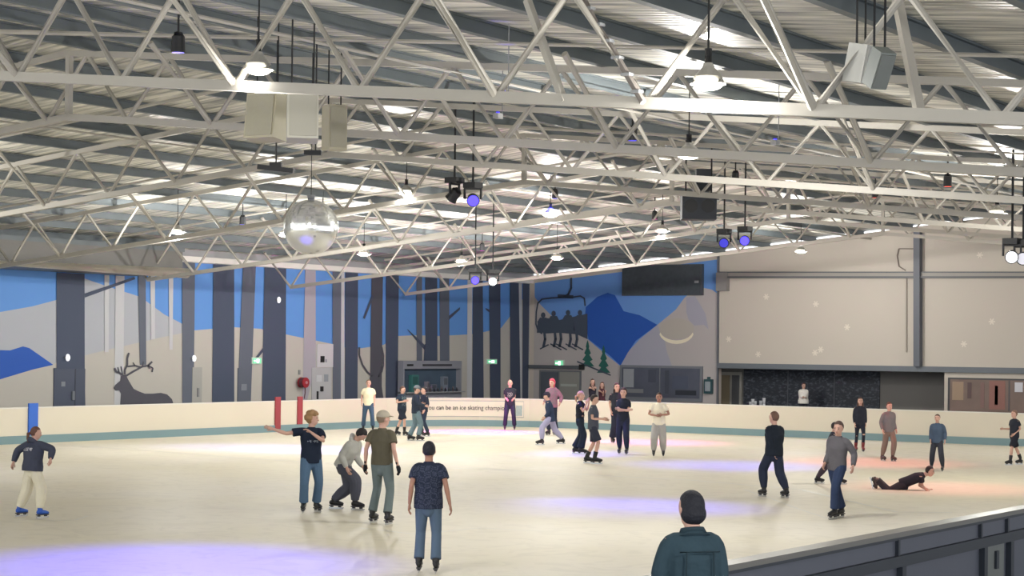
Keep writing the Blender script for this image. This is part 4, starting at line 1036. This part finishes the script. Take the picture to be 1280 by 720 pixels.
    # ---- skates
    for k in 'LR':
        o_, Rm = FR[k]; q = lambda x, y, z: o_ + Rm @ Vector((x, y, z)); ax, ay, az = Rm @ Vector((1, 0, 0)), Rm @ Vector((0, 1, 0)), Rm @ Vector((0, 0, 1))
        bm = NB(); base = .075 if not shoes else .0
        loft(bm, [(q(0, -.135, base+.045), .022, .03, ax, az), (q(0, -.12, base+.045), .036, .042, ax, az), (q(0, -.05, base+.055), .042, .055, ax, az), (q(0, .03, base+.045), .044, .045, ax, az), (q(0, .10, base+.034), .046, .034, ax, az), (q(0, .14, base+.028), .034, .026, ax, az), (q(0, .155, base+.025), .014, .014, ax, az)], 12)
        sd = (kn[k] - an[k]).normalized()
        tube(bm, [q(0, -.06, base+.05), an[k], an[k] + sd*.10, an[k] + sd*.16], [.05, .052, .06, .064], 12)
        bt = fin('skate' if not shoes else 'boot', remesh(bm, .014, 1), mat('boot_%d_%d_%d' % skate, skate, .45))
        if not shoes:
            bm = NB(); cbox(bm, q(0, .0, .068), (.062, .27, .02), Rm); cbox(bm, q(0, -.085, .048), (.04, .05, .03), Rm); cbox(bm, q(0, .075, .048), (.04, .05, .03), Rm); fin('sole', bm, mat('skate_sole', (60, 60, 66), .5), bt, False)
            bm = NB(); A = [(-.15, .012), (-.14, 0), (.13, 0), (.16, .02), (.155, .036), (-.15, .036)]
            l_ = [bm.verts.new(q(-.003, y, z)) for y, z in A]; r_ = [bm.verts.new(q(.003, y, z)) for y, z in A]
            bm.faces.new(l_); bm.faces.new(r_[::-1])
            for i in range(6): bm.faces.new((l_[i], r_[i], r_[(i+1) % 6], l_[(i+1) % 6]))
            fin('blade', bm, M_steel, bt, False)
    return T

BLK = (40, 42, 50)
person('person in navy hoodie and cream trousers gliding in blue skates at the left edge', feet_px=[(27, 644), (53, 649)], top=532, face=140, head=(30, 5), lean=(4, 0),
       hl=(-.3, -.36, .05), hr=(.26, -.27, .1), el=(-.6, -.5, 0), er=(.8, -.5, 0), shirt=('hoodie', (66, 70, 86), 1.5, -.06), pants=('baggy', (214, 208, 188), 1.08), hair=('tail', (96, 66, 56)), skate=(44, 88, 178), vox=.012, female=True, prints=((200, 200, 204), -1, .33, .40, .13, 1))
person('curly blond person in black t-shirt and jeans stretching one arm out to the left', feet_px=[(379, 641), (397, 640)], top=513, face=20, head=(-60, 0),
       hr=(-.5, .04, .12), hl=(-.14, -.02, .25), er=(0, -1, .2), el=(.8, -.8, .3), shirt=('tee', (34, 42, 58), 1.15, -.1), pants=('jeans', (80, 104, 130), 1.15), hair=('curly', (150, 118, 82)), vox=.012, prints=((150, 160, 172), 1, .28, .32, .10, 1),
       feet={'L': (0, 0, 0, 10, 0), 'R': (0, 0, 0, -20, 0)})
person('person in a light grey hoodie bending forward with hands together above the knees', feet_px=[(420, 634), (447, 640)], top=516, face=62, lean=(32, 0), hip=(0, -.1, .86), head=(-30, 25),
       hl=(.08, -.44, .14), hr=(-.04, -.45, .02), shirt=('hoodie', (178, 178, 172), 1.15, -.06), pants=('baggy', (78, 80, 92), 1.1), hair=('short', (38, 34, 36)), vox=.012,
       feet={'L': (0, 0, 0, 10, 0), 'R': (0, 0, 0, 0, 0)}, total=1.80)
person('person in an olive t-shirt, grey jeans, pale cap and black gloves seen from behind', feet_px=[(467, 653), (486, 656)], top=512, face=160, head=(38, 0),
       hl=(-.1, -.5, .02), hr=(.09, -.5, .05), shirt=('tee', (92, 88, 74), 1.1, -.04), pants=('jeans', (104, 116, 118), 1.0), hair=('short', (130, 112, 92)), cap=(176, 168, 152), gloves=(34, 36, 42), vox=.012)
person('nearest skater, person in dark speckled shirt and blue jeans seen from behind', feet_px=[(524, 715), (545, 716)], top=550, face=178, head=(0, 0),
       hl=(-.08, -.5, .05), hr=(.12, -.5, .06), shirt=('tee', (38, 44, 62), 1.2, -.1), pants=('jeans', (86, 104, 126), 1.02), hair=('short', (26, 28, 38)), skin=SKIN2, vox=.012, eyes=False,
       prints=((50, 58, 80), -1, -.1, .5, .3, 1))
person('person in a cream t-shirt and dark jeans by the far boards below the painted antlers', feet_px=[(454, 538), (466, 539)], top=474, face=5, hl=(.05, -.46, .1), hr=(-.05, -.46, .1), shirt=('tee', (226, 216, 186), 1.1), pants=('jeans', (66, 86, 108), 1.1), hair=('short', (120, 98, 80)))
person('person in dark t-shirt and knee length shorts, left of the trio by the banner', feet_px=[(497, 543), (507, 546)], top=482, face=50, head=(-10, 10), hl=(.0, -.18, .25), hr=(.16, -.2, .25), shirt=('tee', (44, 56, 70), 1.15), pants=('shorts', (40, 46, 58), 1.1), hair=('short', (84, 62, 54)), prints=((90, 110, 112), 1, .1, .45, .12, 1))
person('person in dark jacket, grey jeans and grey cap in the trio by the banner', feet_px=[(514, 550), (525, 552)], top=481, face=110, head=(20, 12), hl=(.2, -.25, 0), hr=(.24, -.3, .05), shirt=('long', (44, 52, 66), 1.15), pants=('jeans', (100, 120, 128), 1.15), hair=('short', (70, 60, 58)), cap=(110, 116, 122))
person('person in black half hidden behind the dark jacket, right in the trio before the banner', feet_px=[(526, 545), (533, 546)], top=483, face=-60, hl=(-.05, -.48, .1), hr=(0, -.48, .1), shirt=('long', (40, 44, 60), 1.1), pants=('jeans', (48, 56, 74), 1.0), hair=('short', (46, 42, 46)))
person('bald person in a black printed t-shirt and dark trousers standing right of the slogan banner', feet_px=[(631, 538), (643, 538)], top=474, face=0, hl=(-.06, -.34, .22), hr=(.06, -.34, .22), shirt=('tee', (42, 46, 54), 1.1), pants=('jeans', (40, 46, 60), 1.1), hair=('bald', (120, 100, 90)), prints=((140, 150, 136), 1, .2, .38, .09, 1))
person('person in a navy padded vest and lavender grey trousers striding left', feet_px=[(675, 558), (701, 554)], top=486, face=-95, lean=(10, 0), head=(0, 0), hip=(0, .0, .91), hl=(-.1, -.46, 0), hr=(-.1, -.46, 0), shirt=('long', (50, 60, 84), 1.1, -.16), pants=('baggy', (158, 156, 186), .95), hair=('short', (58, 52, 66)), cap=(60, 56, 70),
       feet={'L': (0, 0, 0, 0, 0), 'R': (0, 0, 0.02, 0, 0)})
person('red haired person in a mauve patterned jacket and black trousers standing behind the striding skater', feet_px=[(685, 545), (694, 543)], top=473, face=-30, hl=(.1, -.4, .15), hr=(-.1, -.4, .1), shirt=('hoodie', (142, 100, 122), 1.15), pants=('jeans', (44, 48, 66), 1.0), hair=('bob', (196, 66, 92)), prints=((110, 104, 110), 1, .0, .5, .25, 1))  # red light falling on the hair is put into its colour
person('fair haired person in black crop top holding both hands to the mouth', feet_px=[(721, 567), (728, 568)], top=488, face=70, head=(-10, 0), hl=(.2, .02, .05), hr=(.22, .0, .1), el=(0, -1, 0), er=(.1, -1, 0), shirt=('crop', (36, 38, 46), 1.0, .16), pants=('wide', (38, 46, 58), .82), hair=('tail', (176, 132, 112)), female=True)
person('person in a dark grey t-shirt, dark shorts and bare legs facing right', feet_px=[(736, 579), (746, 580)], top=492, face=75, head=(0, 12), hl=(.24, -.3, 0), hr=(.26, -.28, .08), shirt=('tee', (78, 82, 94), 1.15), pants=('shorts', (54, 58, 72), 1.05), hair=('short', (52, 44, 46)))
person('person in black top behind the boards, left of two under the painted pines', foot=(740, 531), top=473, face=10, hl=(-.12, .02, .15), hr=(.12, -.02, .2), shirt=('tank', (48, 44, 56), .95), pants=('jeans', (50, 50, 60)), hair=('long', (70, 52, 50)), female=True)
person('person in maroon top behind the boards, right of two under the painted pines', foot=(752, 531), top=477, face=-5, hl=(-.1, -.1, .25), hr=(.1, -.05, .25), shirt=('tank', (74, 44, 54), .95), pants=('jeans', (50, 50, 60)), hair=('long', (92, 60, 54)), female=True)
person('long dark haired person in black just behind the one with crossed arms', feet_px=[(766, 554), (774, 554)], top=478, face=15, hl=(0, -.48, .05), hr=(-.02, -.48, .05), shirt=('tee', (44, 46, 56), 1.1), pants=('wide', (44, 48, 64), .75), hair=('long', (52, 38, 40)), female=True)
person('person with crossed arms in black t-shirt, in front of the long haired friend', feet_px=[(774, 567), (783, 569)], top=484, face=-12, hl=(-.24, -.22, .2), hr=(.24, -.24, .2), el=(.5, -1, 0), er=(-.5, -1, 0), shirt=('tee', (42, 46, 58), 1.05), pants=('baggy', (48, 52, 72), .85), hair=('bob', (60, 42, 44)), female=True)
person('person in a white shirt and pale grey baggy trousers standing alone right of centre', feet_px=[(817, 571), (829, 571)], top=490, face=-5, hl=(-.1, -.26, .22), hr=(.08, -.28, .22), el=(.6, -.8, 0), er=(-.6, -.8, 0), shirt=('tee', (234, 226, 204), 1.15), pants=('baggy', (170, 168, 164), 1.0), hair=('short', (50, 36, 34)), skin=SKIN2)
person('person in a black jumper and dark navy trousers walking away to the left', feet_px=[(953, 619), (981, 624)], top=511, face=-155, head=(-20, 0), hl=(.14, -.5, .02), hr=(-.12, -.5, .02), shirt=('long', (36, 42, 52), 1.22), pants=('baggy', (46, 52, 70), .95), hair=('short', (104, 78, 66)), hip=(0, 0, .95),
       feet={'L': (0, 0, 0, 0, 0), 'R': (0, 0, 0, 0, 0)}, vox=.014)
person('person in charcoal jacket and navy jeans, nearest skater on the right side', feet_px=[(1041, 650), (1050, 646)], top=524, face=-40, lean=(6, -6), head=(-10, 5), hl=(.1, -.44, .12), hr=(-.1, -.45, .08), shirt=('long', (94, 92, 98), 1.12), pants=('jeans', (48, 60, 88), 1.15), hair=('short', (84, 66, 62)), vox=.014,
       feet={'L': (0, 0, 0, 0, 0), 'R': (0, 0, 0, 0, 0)})
person('dark clothed person striding just behind the skater in the charcoal jacket', feet_px=[(1024, 603), (1052, 607)], top=524, face=85, lean=(8, 0), hip=(0, 0, .93), hl=(.1, -.48, 0), hr=(-.1, -.48, .05), shirt=('long', (56, 54, 64), 1.1), pants=('baggy', (76, 66, 76), .9), hair=('short', (52, 44, 46)))
person('person in black leggings and dark red boots far behind on the right', feet_px=[(1070, 563), (1079, 566)], top=496, face=0, hl=(.03, -.5, .05), hr=(-.03, -.5, .05), shirt=('long', (46, 48, 58), 1.1), pants=('leggings', (44, 46, 58)), hair=('long', (84, 62, 54)), skate=(120, 44, 50), female=True)
person('person in a grey top and grey brown trousers standing in the red light pool', feet_px=[(1104, 576), (1117, 577)], top=502, face=20, hl=(.05, -.48, .05), hr=(-.05, -.48, .05), shirt=('long', (118, 116, 118), 1.1), pants=('baggy', (124, 112, 104), .85), hair=('short', (76, 60, 52)), skate=(70, 44, 44))
person('person in black lying face down on the ice propped on the elbows', foot=(1130, 612), top=540, total=1.62, face=72, lean=(66, 0), hip=(0, 0, .17), head=(0, -45), rel='local', hl=(.0, .16, -.36), hr=(.05, .16, -.36), el=(-.3, -1, -.2), er=(.3, -1, -.2),
       feet={'L': (-.14, -.84, .13, 0, -75), 'R': (.14, -.80, .13, 0, -75)}, shirt=('tee', (48, 46, 56), 1.1), pants=('jeans', (58, 52, 60), 1.1), hair=('short', (42, 32, 36)), skate=(74, 58, 58))
person('small person in blue grey jacket standing beyond the one lying on the ice', feet_px=[(1164, 588), (1178, 590)], top=517, face=-20, hl=(.05, -.46, .08), hr=(-.05, -.46, .08), shirt=('long', (70, 84, 104), 1.1), pants=('baggy', (56, 58, 68), .85), hair=('short', (82, 60, 50)))
person('person in black t-shirt and shorts holding one arm out at the right edge', feet_px=[(1261, 582), (1274, 580)], top=512, face=-70, hr=(-.28, -.27, .1), hl=(-.1, -.42, 0), er=(.2, -1, 0), shirt=('tee', (44, 48, 58), 1.15), pants=('shorts', (42, 44, 54), 1.1), hair=('short', (128, 98, 82)))
q = on_u(1003, 500, UW + .75)
person('person in a white shirt working behind the bar counter', world=(q.x, UW + .85, -.02), total=1.74, bulk=1.25, face=5, head=(0, 8), hl=(-.1, -.28, .22), hr=(.1, -.28, .22), shirt=('long', (226, 222, 216), 1.15), pants=('jeans', (44, 46, 54)), hair=('tail', (96, 70, 62)), female=True, shoes=True)
q = on_v(867, 640, -7.05)
person('person in a dark teal denim jacket with black hair watching over the near barrier', world=(q.x, q.y, -.02), total=1.99, face=-165, head=(-12, 8), lean=(2, 0), hl=(.1, -.32, -.16), hr=(-.1, -.36, -.16), el=(-.35, -1, .1), er=(.12, -1, .1), shirt=('long', (50, 68, 78), 1.14, -.12), collar=True, pants=('jeans', (44, 50, 60), 1.1), hair=('helmet', (26, 28, 38)), vox=.011, shoes=True, eyes=False)

# ------------------------------------------------------------------ light
def area(name, loc, sx, sy, power, col=(1, 1, 1), rot=(0, 0, 0)):
    l = bpy.data.lights.new(name, 'AREA'); l.shape = 'RECTANGLE'; l.size = sx; l.size_y = sy; l.energy = power; l.color = col
    o = bpy.data.objects.new(name, l); C.objects.link(o); o.location = loc; o.rotation_euler = rot; return o
for o in [o for o in bpy.data.objects if o.name.startswith('high_bay_lamp')]: LAMPP.append(o)
for j, x in enumerate((-36.6, -15.2)):  # two lamp rows added to light the hall
    for k, y in enumerate((6, 14, 28.2, 43.2, 58.1)):
        gx, gy = ((-30.0, 11.0), (-2.0, 10.0))[j] if k == 1 else (x, y)  # this pair is set out of view to light the near roof and barrier
        p = Vector((gx, gy, zt(gx) - .9)); t = highbay_at(p, 'added high bay lamp in the %s roof row, %s' % (['left', 'right'][j], ['nearest the viewer', 'second nearest', 'in the middle', 'second farthest', 'farthest away'][k]))
        LAMPP.append(t)
for gx, gy, lb in ((-31.0, 66.5, 'added high bay lamp close to the mountain mural'), (-12.0, 66.5, 'added high bay lamp close to the grey clad end wall')):  # extra pair added to brighten the far end wall
    LAMPP.append(highbay_at(Vector((gx, gy, zt(gx) - .9)), lb))
for t in LAMPP:
    l = bpy.data.lights.new('lamp_light', 'AREA'); l.shape = 'DISK'; l.size = .42; l.energy = LE; l.color = (1, .97, .90)
    o = bpy.data.objects.new('lamp_light', l); C.objects.link(o); o.parent = t; o.location = (0, 0, -.13)
    l = bpy.data.lights.new('bulb', 'POINT'); l.energy = 620 * (.4 if t.location.y < 26 and -25 < t.location.x < -5 else .72 if (t.location.x < -20 and 28 < t.location.y < 64) else 1.0); l.color = (1, .97, .91); l.shadow_soft_size = .09
    o = bpy.data.objects.new('bulb', l); C.objects.link(o); o.parent = t; o.location = (0, 0, -.34)
w = bpy.data.worlds.new('hall_air'); bpy.context.scene.world = w; w.use_nodes = True
w.node_tree.nodes['Background'].inputs['Color'].default_value = (.93, .96, 1, 1); w.node_tree.nodes['Background'].inputs['Strength'].default_value = 1.9

# ------------------------------------------------------------------ camera
cam = bpy.data.cameras.new('camera'); co = bpy.data.objects.new('camera', cam); C.objects.link(co)
cam.sensor_width = 36; cam.lens = F / 1280 * 36; cam.shift_y = (HY - 360) / 1280; cam.clip_end = 500
r_, u_ = RIGHT * math.cos(ROLL) + UP * math.sin(ROLL), UP * math.cos(ROLL) - RIGHT * math.sin(ROLL)
M4 = Matrix((r_, u_, -FWD)).transposed().to_4x4(); M4.translation = O; co.matrix_world = M4
sc = bpy.context.scene; sc.camera = co
sc.view_settings.view_transform = 'Standard'; sc.view_settings.look = 'None'; sc.view_settings.exposure = .37; sc.view_settings.gamma = 1
sc.view_settings.use_curve_mapping = False
